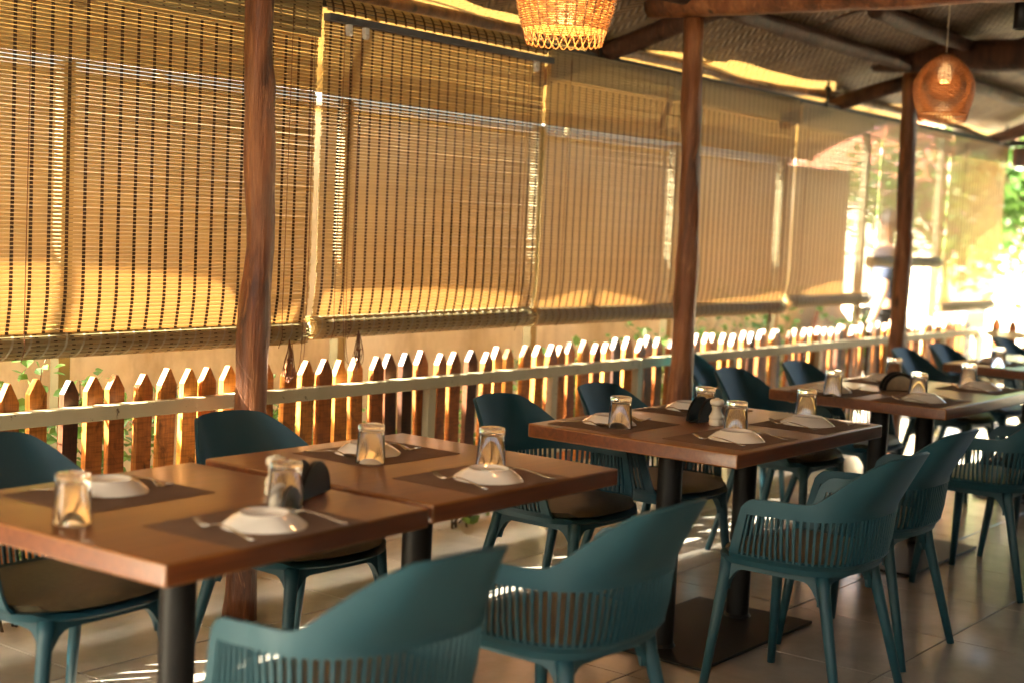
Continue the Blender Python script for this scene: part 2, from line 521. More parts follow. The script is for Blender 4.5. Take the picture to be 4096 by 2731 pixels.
# outer, fresh mat panels reaching out to the drooping eave
for k in range(6):
    X0 = -3.0 + k * 2.5; X1 = X0 + 2.56 if k < 5 else 12.3
    ys = [3.55, 3.75, 3.95, 4.1, 4.2, 4.28, 4.34, EY]
    def zf(x, y):
        base = roof_z(y) + .05 + .012 * (k % 2)
        if y > 4.2:
            u = (y - 4.2) / (EY - 4.2); u = u * u * (3 - 2 * u) * .35 + u * .65
            base = (roof_z(4.2) + .05 + .012 * (k % 2)) * (1 - u) + eave_z(x) * u
        return base + .006 * n3(x, y, 1, 2.5) * (1 if y < 4.3 else 0)
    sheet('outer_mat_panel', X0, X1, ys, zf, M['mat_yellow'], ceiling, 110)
# inner, aged panels with a sagging outer edge
def wav(x): return 3.96 + .07 * math.sin(x * 2.3 + .8) + .05 * n3(x, 0, 3, 1.6) - (.16 * math.exp(-((x - 8.2) / .3) ** 2))
for k in range(6):
    for j in range(4):
        X0 = -3.0 + k * 2.5; X1 = X0 + 2.46 if k < 5 else 11.9
        Yi = [3.9 + .25, 2.2, .9, -.6, -2.5][j:j + 2]
        def zf(x, y, j=j, X0=X0):
            yy = y
            return roof_z(yy) + .028 + .02 * n3(x, y, 5 + k, 1.7) + .012 * math.sin((x - X0) * 9 + y * 2) * (.5 + .5 * n3(x, y, 2, .9))
        n = 10
        if j == 0:
            # outer edge follows wav(x)
            xs = [X0 + (X1 - X0) * i / 60 for i in range(61)]
            vs = []; fs = []
            for q in range(n + 1):
                for x in xs:
                    y = Yi[1] + (wav(x) - Yi[1]) * q / n
                    z = zf(x, y) - (.03 * (q / n) ** 4)
                    vs.append((x, y, z))
            for q in range(n):
                for i in range(60):
                    a = q * 61 + i; fs.append((a, a + 61, a + 62, a + 1))
            N = len(vs); vs += [(v[0], v[1], v[2] + .006) for v in vs]
            fs += [tuple(reversed([i + N for i in f])) for f in fs]
            for i in range(60):
                a = n * 61 + i; fs.append((a, N + a, N + a + 1, a + 1))
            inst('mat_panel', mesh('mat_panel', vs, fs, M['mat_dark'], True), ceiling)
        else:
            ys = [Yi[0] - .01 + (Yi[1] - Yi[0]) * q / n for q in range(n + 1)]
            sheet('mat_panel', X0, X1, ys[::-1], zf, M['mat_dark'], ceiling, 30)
for k in range(6):
    X0 = -3.0 + k * 2.5
    for Ya, Yb in ((-2.51, -5.2), (-5.21, -8.0)):
        sheet('mat_panel', X0, X0 + 2.46, [Yb, (Ya + Yb) / 2, Ya], lambda x, y: roof_z(y) + .03, M['mat_dark'], ceiling, 4)
# roof sheet over the mats (opaque weather layer)
rs = MB()
for X0, X1, ya, yb in ((-3.05, 12.0, 3.8, -.6), (-3.05, 12.0, -.6, -8.05)):
    za, zb = roof_z(ya) + .09, roof_z(yb) + .09
    rs.add([(X0, ya, za), (X1, ya, za), (X1, yb, zb), (X0, yb, zb), (X0, ya, za + .02), (X1, ya, za + .02), (X1, yb, zb + .02), (X0, yb, zb + .02)],
           [(0, 3, 2, 1), (4, 5, 6, 7), (0, 1, 5, 4), (2, 3, 7, 6), (1, 2, 6, 5), (0, 4, 7, 3)])
tag(rs.obj('roof', M['terracotta']), kind='structure')

b = MB(); b.box(-5.2, 11.7, -6.3, -6.1, 0, 4.0); b.box(-5.2, -5.0, -6.0, 3.8, 0, 3.0); b.box(11.55, 11.69, -6.0, .6, 0, 3.4)  # unseen back and side walls, added to cut the light inside the terrace
tag(b.obj('added_back_wall', mat_plain('dark_added_wall', (.035, .022, .014), .8)), kind='structure')
# ------------------------------------------------------------------ logs
def log_mesh(name, pts, radii, mat, seed=0, n=14, seg=None, knob=.10):
    """a peeled, uneven log along a polyline of control points"""
    P = [Vector(p) for p in pts]
    L = sum((P[i + 1] - P[i]).length for i in range(len(P) - 1))
    seg = seg or max(6, int(L / .09))
    out = []; rr = []
    for k in range(seg + 1):
        s_ = k / seg * L; acc = 0
        for i in range(len(P) - 1):
            l = (P[i + 1] - P[i]).length
            if s_ <= acc + l + 1e-9 or i == len(P) - 2:
                u = min(1, (s_ - acc) / l); out.append(P[i].lerp(P[i + 1], u)); rr.append(radii[i] + (radii[i + 1] - radii[i]) * u); break
            acc += l
    # smooth the centre line
    for _ in range(3):
        out = [out[0]] + [(out[i - 1] + out[i] * 2 + out[i + 1]) / 4 for i in range(1, len(out) - 1)] + [out[-1]]
    b = MB(); b.tube(out, rr, n)
    vs = []
    for i, v in enumerate(b.v):
        ring = i // n; c = out[min(ring, len(out) - 1)]
        v = Vector(v); d = v - c; s_ = ring / seg * L
        a = n3(d.x * 9 + seed, d.y * 9 + d.z * 3, s_ * 2.6 + seed, 1.5)
        a2 = n3(d.x * 26 + seed, d.y * 26, s_ * 8 + seed * 2, 1.4)
        wob = Vector((n3(seed, s_ * 1.3, 1), n3(seed + 9, s_ * 1.3, 4), 0)) * .007
        if ring in (0, seg): wob = Vector((0, 0, 0))
        vs.append(c + wob + d * (1 + knob * a * 1.9 + knob * 1.0 * a2))
    return mesh(name, vs, b.f, mat, True)

def log(name, label, cat, pts, radii, mat, seed, group=None, knob=.1, n=14):
    o = inst(name, log_mesh(name, pts, radii, mat, seed, n, knob=knob))
    return tag(o, label, cat, group)

log('log_post', 'crooked reddish log post, leftmost of three, its foot seen beneath the nearest table', 'post',
    [(3.40, 3.724, -.005), (3.42, 3.724, .35), (3.42, 3.724, .75), (3.418, 3.724, 1.05), (3.44, 3.724, 1.3), (3.432, 3.724, 1.6), (3.415, 3.724, 1.9), (3.41, 3.724, 2.32)],
    [.060, .055, .056, .055, .048, .054, .052, .048], M['log'], 3, 'log posts along the blinds', .12, 18)
log('log_post', 'red-brown log post between the second and third table, carrying a tie beam', 'post',
    [(5.77, 3.4, -.005), (5.785, 3.4, .5), (5.80, 3.4, 1.0), (5.79, 3.4, 1.4), (5.765, 3.4, 1.9), (5.725, 3.4, 2.38)], [.062, .058, .054, .052, .049, .045], M['log'], 17, 'log posts along the blinds', .12, 18)
log('log_post', 'darkest and farthest log post, behind the hanging lamp', 'post',
    [(8.3, 3.4, -.005), (8.32, 3.4, .6), (8.33, 3.4, 1.2), (8.31, 3.4, 1.8), (8.26, 3.4, 2.41)], [.058, .055, .052, .05, .046], M['log'], 29, 'log posts along the blinds', .13, 18)
# tie beams on posts, running into the room
log('tie_beam', 'thick log tie beam across the top right corner, resting on the middle log post', 'beam',
    [(5.72, 3.62, 2.46), (5.73, 2.8, 2.455), (5.74, 1.8, 2.46), (5.76, 0.5, 2.5), (5.8, -2.5, 2.6)], [.075, .082, .085, .085, .08], M['log'], 41, None, .06)
log('tie_beam', 'darker log tie beam resting on the far post, behind the right hanging lamp', 'beam',
    [(8.24, 3.62, 2.50), (8.26, 2.6, 2.49), (8.3, 1.4, 2.48), (8.35, -1.5, 2.5)], [.085, .09, .085, .08], M['log_dark'], 53, None, .06)
log('tie_beam', 'log tie beam resting on the leftmost post, above the picture', 'beam',
    [(3.41, 3.9, 2.40), (3.42, 2.0, 2.44), (3.44, -2.0, 2.6)], [.08, .085, .08], M['log_dark'], 55, None, .06)
# rafters
def rz(y, off): return roof_z(y) - off
RAF = [(5.78, 'slanting rafter log rising from the eave beside the near hanging lamp'), (8.40, 'long slanting rafter log crossing behind the right hanging lamp'), (11.3, 'farthest slanting rafter log above the end of the blinds'), (3.1, 'slanting rafter log above the left blinds')]
for i, (X, lb) in enumerate(RAF):
    log('rafter', lb, 'rafter', [(X, 4.3, rz(4.3, .10)), (X, 3.4, rz(3.4, .10)), (X + .05, 1.5, rz(1.5, .11)), (X + .02, -.55, rz(-.55, .12))], [.045, .05, .055, .055], M['log_dark'], 60 + i, 'rafters under the mat ceiling', .08, 12)
log('rafter', 'short forked rafter log meeting the far end of the eave log', 'rafter', [(11.5, 3.95, 2.28), (10.9, 3.2, 2.44), (10.6, 2.4, 2.62)], [.04, .045, .05], M['log_dark'], 71, 'rafters under the mat ceiling', .08, 12)
# purlins (eave purlin wavy)
log('eave_log', 'long wavy log under the eave above the blinds', 'log',
    [(-1, 4.06, 2.27), (3.0, 4.07, 2.27), (4.23, 4.06, 2.285), (4.66, 4.03, 2.29), (5.27, 4.02, 2.285), (5.95, 4.0, 2.292), (6.63, 4.03, 2.30), (7.0, 4.03, 2.305), (7.29, 4.03, 2.275), (7.75, 3.98, 2.27), (8.28, 3.96, 2.30), (9.34, 3.98, 2.305), (10.2, 3.97, 2.3), (10.9, 3.95, 2.25), (11.6, 3.93, 2.2)],
    [.028] * 15, M['log_eave'], 80, None, .14, 12)
PL = [(3.40, 6.05, 8.25, 'purlin log between the middle and far rafters, ending in a stub'), (3.42, 8.9, 11.3, 'purlin log beyond the right hanging lamp'), (3.38, 2.2, 5.6, 'purlin log behind the near hanging lamp'),
      (3.05, 6.9, 8.3, 'short purlin log with a broken end above the lamp cord'), (3.08, 8.55, 11.3, 'far upper purlin log right of the lamp cord'), (2.0, 5.9, 11.3, 'upper purlin log near the top right corner'), (1.0, 5.9, 11.3, 'topmost purlin log beyond the tie beam')]
for i, (y, a, b_, lb) in enumerate(PL):
    log('purlin', lb, 'purlin', [(a, y, rz(y, .035)), ((a + b_) / 2, y + .02, rz(y, .04)), (b_, y, rz(y, .045))], [.042, .045, .04], M['log_dark'], 90 + i * 3, 'purlins under the mat ceiling', .12, 12)

# ------------------------------------------------------------------ header tube with brackets
HT = thing('header_tube', 'long dark steel tube carrying the blinds below the eave', 'rail', (0, 0, 0))
b = MB(); b.box(-.9, 3.862, 3.885, 3.925, 2.178, 2.218); b.box(5.255, 11.55, 3.885, 3.925, 2.195, 2.232); b.box(3.862, 5.255, 3.93, 3.96, 2.2, 2.235)
b.obj('tube', M['steel_dark'], HT)
for X in (3.1, 5.70, 8.17, 11.42):
    b = MB(); b.box(X - .012, X + .012, 3.875, 3.885, 2.17, 2.36); b.box(X - .03, X + .03, 3.87, 3.888, 2.3, 2.33); b.obj('bracket', M['black_iron'], HT)
HT2 = thing('end_header_tube', 'dark steel tube carrying the end blinds, running toward the room', 'rail')
b = MB(); b.box(11.5, 11.54, .62, 3.884, 2.2, 2.25); b.obj('tube', M['steel_dark'], HT2)

# ------------------------------------------------------------------ blinds
PITCH = .0125
def slat_mesh(L, name='slat', h=.0112, th=.0044):
    n = 8; ring = []
    for k in range(n):
        a = 2 * PI * k / n + PI / 8
        ring.append((math.copysign(abs(math.cos(a)) ** .9, math.cos(a)) * th / 2 * 1.05, math.copysign(abs(math.sin(a)) ** .8, math.sin(a)) * h / 2 * 1.03))
    vs = [(x, y, z) for x in (0, L) for y, z in ring]
    fs = [(k, (k + 1) % n, n + (k + 1) % n, n + k) for k in range(n)]
    fs += [tuple(range(n))[::-1], tuple(range(n, 2 * n))]
    return mesh(name, vs, fs, M['slat'])

def make_blind(label, X0, X1, ztop, zroll, rr, style, single, nt, cords=(), Y=3.872, bundle=None, sag=0.0, zroll2=None):
    T = thing('bamboo_blind', label, 'blind', (X0, Y, 0), 0, 'roll-up bamboo blinds over the fence')
    L = X1 - X0
    zr2 = zroll if zroll2 is None else zroll2
    tilt = math.atan2(zr2 - zroll, L)
    sm = slat_mesh(L)
    n = int((ztop - zroll) / PITCH)
    rows = []
    for i in range(n):
        z = ztop - (i + .5) * PITCH
        u = max(0.0, (i - n * .82) / (n * .18))
        y = .0004 * random.uniform(-1, 1) + .03 * u * u
        rows.append((y, z, tilt * (i / n) ** 3 + random.uniform(-1, 1) * .0006, random.uniform(-.003, .003), random.uniform(-.05, .05)))
    # roll: the outer turn of slats
    m_ = max(12, int(2 * PI * rr / PITCH * .96))
    rolls = []
    for k in range(m_):
        a = 2 * PI * k / m_
        rolls.append((.03 + rr * math.sin(a) * -1, zroll - rr * math.cos(a) * 0 + rr * math.cos(a), a))
    if single:
        for (y, z, ry, dx, rx) in rows:
            inst('slat', sm, T, (dx, y, z), (rx, -ry, 0))
        for (y, z, a) in rolls:
            inst('slat', sm, T, (random.uniform(-.004, .004), y, z), (a + PI / 2, -tilt, 0))
    else:
        mb = MB(); base = [Vector(v.co) for v in sm.vertices]; bf = [tuple(p_.vertices) for p_ in sm.polygons]
        for (y, z, ry, dx, rx) in rows:
            mb.add([Vector((v.x + dx, v.y + y, v.z + z + v.x * ry)) for v in base], bf)
        for (y, z, a) in rolls:
            Rm = Matrix.Rotation(a + PI / 2, 3, 'X')
            mb.add([Rm @ v + Vector((0, y, z + v.x * tilt)) for v in base], bf)
        tag(mb.obj('slats', M['slat'], T), kind='stuff')
    # inner core of the roll
    c_ = MB(); c_.tube([(.01, .03, zroll), (L - .01, .03, zroll + L * math.tan(tilt))], rr * .55, 12); c_.obj('roll_core', M['slat'], T)
    # dark tapes woven over the slats
    tp = MB(); w = .0062 if style != 'far' else .0055
    vs = []; k = 0
    for i, (y, z, ry, dx, rx) in enumerate(rows):
        if style in ('valance', 'far') and z > ztop - .135: continue
        for dz, dy in ((.005, -.0024), (0, -.0036), (-.005, -.0024)):
            vs += [(-w, y + dy, z + dz), (w, y + dy, z + dz)]
    fs = [(2 * i, 2 * i + 2, 2 * i + 3, 2 * i + 1) for i in range(len(vs) // 2 - 1) if i % 3 != 2]
    N = len(vs); vs2 = vs + [(x, y + .0008, z) for x, y, z in vs]
    fs2 = fs + [tuple(reversed([q + N for q in f])) for f in fs]
    tme = mesh('tape', vs2, fs2, M['tape'])
    off = .03
    for k in range(nt):
        x = off + (L - 2 * off) * k / (nt - 1)
        o = inst('tape', tme, T, (x, 0, 0))
    # stitches between the slats of the roll
    st = MB(); 
    for k in range(nt):
        x = off + (L - 2 * off) * k / (nt - 1) + .03
        for (y, z, a) in rolls:
            a2 = a + PI / m_
            cyy, czz = .03 - (rr + .001) * math.sin(a2), zroll + (rr + .001) * math.cos(a2) + x * math.tan(tilt)
            Mx = Matrix.Translation((x, cyy, czz)) @ Matrix.Rotation(a2, 4, 'X')
            st.box(-.006, .006, -.0016, .0016, -.0008, .0012, Mx)
    tag(st.obj('tape_stitches', M['tape'], T), kind='stuff')
    tl = MB()
    for k in range(nt):
        x = off + (L - 2 * off) * (k + .5) / (nt - 1) - .035 if nt > 1 else .1
        pts = []
        for q in range(25):
            a = 2 * PI * q / 24
            pts.append((x + .02 * math.cos(a), .03 - (rr + .0028) * math.sin(a), zroll + (rr + .0028) * math.cos(a) + x * math.tan(tilt)))
        vs = [(p_[0] - .004, p_[1], p_[2]) for p_ in pts] + [(p_[0] + .004, p_[1], p_[2]) for p_ in pts]
        tl.add(vs, [(q, q + 1, 25 + q + 1, 25 + q) for q in range(24)])
    tag(tl.obj('pale_tapes', M['tape_light'], T), kind='stuff')
    if style in ('valance', 'far'):
        nv = 11
        if single:
            for i in range(nv): inst('valance_slat', sm, T, (random.uniform(-.003, .003), -.016 + random.uniform(-.001, .001), ztop + .004 - i * PITCH), (.05, 0, 0))
        else:
            mb = MB()
            for i in range(nv):
                mb.add([Vector((v.x, v.y - .016, v.z + ztop + .004 - i * PITCH)) for v in base], bf)
            tag(mb.obj('valance', M['slat'], T), kind='stuff')
        tl = MB()
        for k in range(nt):
            x = off + (L - 2 * off) * k / (nt - 1) + .02
            for i in range(nv - 1):
                z = ztop + .004 - (i + .5) * PITCH
                tl.box(x - .005, x + .005, -.019, -.0175, z - .0016, z + .0016)
        tag(tl.obj('valance_stitches', M['tape'], T), kind='stuff')
    if style == 'headrail':
        hb = MB(); hb.box(-.015, L + .015, -.045, -.008, ztop - .016, ztop + .01); hb.obj('headrail', M['steel_grey'], T)
        # blind running up over the headrail in a curve
        for i in range(6):
            a = R(12 + i * 15)
            inst('slat', sm, T, (0, .02 - .012 + .045 * (1 - math.cos(a)) * .9 - .02, ztop + .014 + .07 * math.sin(a)), (-a * .8, 0, 0))
        tv = []
        for i in range(12):
            a = R(4 + i * 8)
            tv.append((.02 - .0145 + .045 * (1 - math.cos(a)) * .9 - .021, ztop + .014 + .07 * math.sin(a)))
        for k in range(nt):
            x = off + (L - 2 * off) * k / (nt - 1)
            vs = [(x - w, y, z) for y, z in tv] + [(x + w, y, z) for y, z in tv]
            q = len(tv); inst('tape', mesh('tape', vs, [(i, q + i, q + i + 1, i + 1) for i in range(q - 1)], M['tape']), T)
        for x in (.075, .165, L - .13):
            pb = MB(); pb.box(x - .011, x + .011, -.062, -.045, ztop - .05, ztop - .022); pb.tube([(x - .008, -.055, ztop - .055), (x + .008, -.055, ztop - .055)], .011, 10)
            pb.obj('pulley', M['pulley'], T)
    for x in cords:
        cb = MB()
        zt = ztop - .03; zb = zroll - rr * 1.1
        pts = [(x, -.02, zt), (x + .002, -.014, (zt + zb) / 2), (x, -.012, zroll + rr + .02), (x, .03 - rr - .006, zroll), (x, .026 - rr * .6, zroll - rr - .003)]
        cb.tube(pts, .0013, 5); cb.obj('lift_cord', M['cord'], T, smooth=True)
    if bundle is not None:
        for x, ln, lp in bundle:
            cb = MB(); z0 = zroll - .01; y0 = .03 - rr - .012
            for q in range(9):
                dx = random.uniform(-.02, .02); w_ = random.uniform(.006, .024); l_ = ln * random.uniform(.6, 1.0)
                pts = [(x, y0, z0), (x + dx * .4 - w_ * .5, y0 - .008, z0 - l_ * .35), (x + dx - w_, y0 - .004, z0 - l_ * .75), (x + dx, y0 - .006, z0 - l_), (x + dx + w_, y0, z0 - l_ * .75), (x + dx * .4 + w_ * .5, y0 - .006, z0 - l_ * .35), (x, y0, z0)]
                # subdivide by Catmull-like smoothing
                P = [Vector(p_) for p_ in pts]
                for _ in range(3):
                    Q = [P[0]]
                    for i in range(len(P) - 1):
                        Q += [P[i].lerp(P[i + 1], .25), P[i].lerp(P[i + 1], .75)]
                    P = Q + [P[-1]]
                cb.tube(P, .0013, 5)
            cb.tube([(x - .012, y0 - .004, z0 - ln * .42), (x, y0 - .012, z0 - ln * .45), (x + .012, y0 - .004, z0 - ln * .42)], .004, 6)
            if lp:
                P = [Vector((x + .0, y0, z0)), Vector((x + lp * .35, y0, z0 - .13)), Vector((x + lp * .8, y0, z0 - .12)), Vector((x + lp, y0, z0 + .05)), Vector((x + lp * 1.02, -.016, ztop - .05))]
                for dd in (0, .015):
                    Q = [p_ + Vector((dd, 0, -dd)) for p_ in P]
                    for _ in range(3):
                        Z = [Q[0]]
                        for i in range(len(Q) - 1): Z += [Q[i].lerp(Q[i + 1], .25), Q[i].lerp(Q[i + 1], .75)]
                        Q = Z + [Q[-1]]
                    cb.tube(Q, .0012, 5)
            cb.obj('pull_cords', M['cord'], T, smooth=True)
    return T

make_blind('leftmost bamboo blind with sunlit orange bottom, left of and behind the near log post', 1.95, 3.835, 2.195, .967, .04, 'valance', True, 29, (.66, 1.74), bundle=[(1.77, .17, .07)], zroll2=.975)
make_blind('unseen bamboo blind added left of the view to block sun, beside the leftmost visible one', .55, 1.93, 2.195, .967, .04, 'far', False, 22)  # this blind and the next are added to stop sun entering from the left
make_blind('unseen bamboo blind added farthest to the left to block sun', -.85, .53, 2.195, .967, .04, 'far', False, 22)
make_blind('bamboo blind hung on a grey headrail with dark tapes, between the two bright vertical gaps', 3.868, 5.25, 2.15, .99, .043, 'headrail', True, 24, (.09, .18, 1.25), bundle=[(.215, .17, -.09)], zroll2=1.003)
make_blind('bamboo blind with a valance just left of the middle log post', 5.275, 6.515, 2.2, 1.0, .042, 'valance', True, 22, (.16, 1.0))
make_blind('bamboo blind immediately right of the middle log post, with a hanging cord bunch', 6.535, 7.755, 2.2, 1.0, .04, 'far', False, 22, (.1, 1.1), bundle=[(.98, .13, 0)])
make_blind('bamboo blind with a lit patch along its foot, ending left of the far post', 7.785, 8.99, 2.19, 1.03, .038, 'far', False, 22, (.1, 1.0), bundle=[(.95, .13, 0)])
make_blind('short rolled-up bamboo blind, its roll highest of all, behind the far log post', 9.01, 10.21, 2.19, 1.275, .036, 'far', False, 20, (.3, 1.0))
make_blind('last bamboo blind at the right end, brightly sunlit from behind', 10.24, 11.42, 2.18, .945, .036, 'far', False, 20, (.25, 1.0), bundle=[(.3, .1, 0)])
# an end blind along the far side, edge of the frame
def end_blind(label, Y0, Y1, zt, zr):
    T = make_blind(label, 0, Y1 - Y0, zt, zr, .035, 'far', False, 20)
    T.location = (11.5, Y1, 0); T.rotation_euler = (0, 0, -PI / 2)
end_blind('narrow sunlit end blind at the right edge of the view', 1.9, 3.35, 2.18, 1.05)
fb = MB(); fb.box(11.46, 11.5, .62, 3.84, 2.04, 2.19)
tag(fb.obj('fascia_board', M['log_eave']), 'brown fascia board above the end of the terrace', 'board')

# ------------------------------------------------------------------ fence
FY = 3.905
FENCE = thing('picket_fence', 'long low fence of pointed reddish pickets on a cream rail under the blinds', 'fence', (0, FY, 0))
def picket_mesh(w, t, h, tip):
    xs = [-w / 2, w / 2]
    t = .025
    zb = .29 + random.uniform(-.005, .005)
    vs = [(-w / 2, 0, zb), (w / 2, 0, zb), (w / 2, 0, h - tip), (.004, 0, h), (-.004, 0, h), (-w / 2, 0, h - tip)]
    vs += [(x, t, z) for x, y, z in vs]
    fs = [(0, 1, 2, 3, 4, 5), (11, 10, 9, 8, 7, 6)] + [(i, i + 6, (i + 1) % 6 + 6, (i + 1) % 6) for i in range(6)]
    me = mesh('picket', vs, fs, M['picket'])
    bm = bmesh.new(); bm.from_mesh(me); bmesh.ops.recalc_face_normals(bm, faces=bm.faces); bm.to_mesh(me); bm.free()
    return me
PK = [picket_mesh(w, .022, h, tip) for w, h, tip in ((.064, .862, .05), (.058, .852, .044), (.069, .87, .056), (.062, .86, .046), (.066, .855, .06), (.061, .866, .05))]
X = .55; k = 0
while X < 10.98:
    inst('picket', PK[random.randrange(6)], FENCE, (X + random.uniform(-.004, .004), .012, random.uniform(-.004, .003)), (random.uniform(-.02, .02), random.uniform(-.022, .022), random.uniform(-.05, .05)))
    X += .0985 + random.uniform(-.002, .002); k += 1
def railbox(x0, x1, z0, z1):
    b = MB(); b.box(x0, x1, -.03, .008, z0, z1); return bevel_mesh(b.me('rail', M['rail']), .003, 1)
for x0, x1 in ((.5, 6.195), (6.2, 11.08)):
    inst('rail', railbox(x0, x1, .718, .768), FENCE); inst('rail', railbox(x0, x1, .36, .40), FENCE)
for x in (2.45, 3.56, 4.58, 5.46, 6.2, 7.2, 8.3, 9.4, 10.4, 11.06):
    b = MB(); b.box(x - .022, x + .022, -.028, .007, 0, .717); inst('fence_post', b.me('fence_post', M['rail']), FENCE)
EF = thing('end_fence', 'short return of the picket fence at the far right end, with dark red pickets', 'fence', (11.1, FY, 0))
for i in range(26):
    inst('picket', PK[i % 4], EF, (.02, -.15 - i * .125, 0), (0, 0, -PI / 2))
b = MB(); b.box(-.03, .005, -3.6, -.032, .715, .765); b.obj('rail', M['rail'], EF)
b = MB(); b.box(-.03, .005, -3.6, -.032, .36, .40); b.obj('rail', M['rail'], EF)

# ------------------------------------------------------------------ outside: posts, wall, ledge, plants
for i, (x, lb) in enumerate(((1.65, 'cream steel eave post behind the leftmost blind, outside the left edge'), (3.09, 'cream steel eave post seen under the leftmost blind'), (4.49, 'cream steel eave post seen under the second blind, near its left end'), (5.88, 'cream steel eave post seen under the junction of the second and third blinds'),
                (7.2, 'cream steel eave post seen left of the middle log post'), (8.55, 'cream steel eave post seen right of the middle log post'), (9.85, 'cream steel eave post in front of the standing person'), (11.3, 'cream steel eave post right of the far log post'))):
    w = .024
    b = MB(); b.box(-w, w, -w, w, -.005, eave_z(x) - .02)
    tag(b.obj('eave_post', M['post_paint'], None, (x, EY - .05, 0)), lb, 'post', 'eave posts outside the fence')
WALL = thing('boundary_wall', 'long weathered orange-beige plaster wall beyond the fence', 'wall', (0, 4.85, 0))
nx, nz = 120, 14
vs = []; fs = []
for j in range(nz + 1):
    for i in range(nx + 1):
        x = -2 + 12.7 * i / nx; z = -.14 + (1.92 + .14) * j / nz
        vs.append((x, .012 * n3(x, z, 2, 2.2), z))
for j in range(nz):
    for i in range(nx):
        a = j * (nx + 1) + i; fs.append((a, a + 1, a + nx + 2, a + nx + 1))
inst('plaster_face', mesh('plaster_face', vs, fs, M['plaster'], True), WALL)
b = MB(); b.box(-2, 10.7, .02, .1, -.14, 1.92); b.obj('core', M['plaster'], WALL)
b = MB(); b.box(-2, 10.7, -.02, .115, 1.922, 1.94); b.obj('coping', M['plaster_pale'], WALL)
GT = MB()  # strip added as a stand-in for the bright line at the eave
for q in range(61):
    xa = -3.0 + q * .2; za = eave_z(xa); zb_ = eave_z(xa + .2)
    GT.add([(xa, EY + .004, za - .004), (xa + .2, EY + .004, zb_ - .004), (xa + .2, EY + .004, zb_ + .006), (xa, EY + .004, za + .006),
            (xa, EY + .012, za - .004), (xa + .2, EY + .012, zb_ - .004), (xa + .2, EY + .012, zb_ + .006), (xa, EY + .012, za + .006)], [(0, 1, 2, 3), (7, 6, 5, 4), (0, 4, 5, 1), (3, 2, 6, 7)])
SM = MB(); AY = 4.93; AD = (AY - 3.872) / .68  # mat added out of view; its scalloped edge shapes the shade on the blinds
xs_ = [-2.0 + .06 * q for q in range(206)]
vv = []
for x in xs_:
    zl = prof(x + AD * SX) + AD
    vv += [(x, AY, zl), (x, AY + .02, zl + .28), (x, AY + .006, zl), (x, AY + .026, zl + .28)]
ff = []
for q in range(len(xs_) - 1):
    a = 4 * q; ff += [(a, a + 1, a + 5, a + 4), (a + 2, a + 6, a + 7, a + 3), (a, a + 4, a + 6, a + 2), (a + 1, a + 3, a + 7, a + 5)]
SM.add(vv, ff)
tag(SM.obj('added_shade_mat', M['mat_dark']), 'scalloped mat added unseen above the boundary wall to shape the shade on the blinds', 'mat')
for x in (-1.9, 1.0, 4.0, 7.0, 10.2):  # poles added only to carry the unseen mat
    pb = MB(); pb.tube([(x, 4.97, -.14), (x, 4.97, 2.95)], .02, 8); tag(pb.obj('added_mat_pole', M['post_paint']), 'thin unseen pole added behind the boundary wall, ' + {-1.9: 'at the left end of the shade mat', 1.0: 'left of the view', 4.0: 'behind the second blind', 7.0: 'behind the middle log post', 10.2: 'near the person'}[x], 'pole', 'unseen poles added for the shade mat')
tag(GT.obj('eave_bright_line', M['bright_line']), 'thin milky strip added along the drooping eave edge to give a bright line through the blinds', 'bright_line')

leaf_v = [(0, 0, 0), (.35, .42, .05), (.28, .75, .0), (0, 1, -.1), (-.28, .75, .0), (-.35, .42, .05), (0, .5, -.06)]
leaf_f = [(0, 1, 6), (1, 2, 6), (2, 3, 6), (3, 4, 6), (4, 5, 6), (5, 0, 6)]
def add_leaf(mb, p_, size, d=None, simple=False):
    d = d or Vector((random.uniform(-1, 1), random.uniform(-1, 1), random.uniform(-.8, .6)))
    q = d.to_track_quat('Y', 'Z') @ Matrix.Rotation(random.uniform(-1, 1), 3, 'Y').to_quaternion()
    if simple:
        mb.add([q @ (Vector(v) * size) + p_ for v in ((0, 0, 0), (.35, .5, .05), (0, 1, -.1), (-.35, .5, .05))], [(0, 1, 2, 3)])
    else:
        mb.add([q @ (Vector(v) * size) + p_ for v in leaf_v], leaf_f)

def climber(x, y, w, h, label, n=90, size=.06, mat='leaf'):
    T = thing('leafy_plant', label, 'plant', (x, y, -.005), 0, 'plants growing behind the pickets')
    st = MB(); lf = MB()
    for s_ in range(7):
        P = [Vector((random.uniform(-.1, .1), random.uniform(-.05, .05), 0))]
        tx = random.uniform(-w, w); th = h * random.uniform(.5, 1.0)
        for q in range(1, 8):
            u = q / 7; P.append(Vector((P[0].x + (tx - P[0].x) * u ** 1.2 + random.uniform(-.02, .02), random.uniform(-.12, .12) * u, th * u)))
        st.tube(P, [.006 - .0006 * q for q in range(8)], 5)
        for q in range(n // 7):
            u = random.uniform(.12, 1) ** .8; i = min(6, int(u * 7)); p_ = P[i].lerp(P[i + 1], u * 7 - i)
            p_ = p_ + Vector((random.uniform(-.07, .07), random.uniform(-.07, .07), random.uniform(-.05, .05)))
            add_leaf(lf, p_, size * random.uniform(.6, 1.25), Vector((random.uniform(-1, 1), random.uniform(-1, .6), random.uniform(-.6, .5))))
    st.obj('stems', M['stem'], T, smooth=True)
    tag(lf.obj('leaves', M[mat], T), kind='stuff')
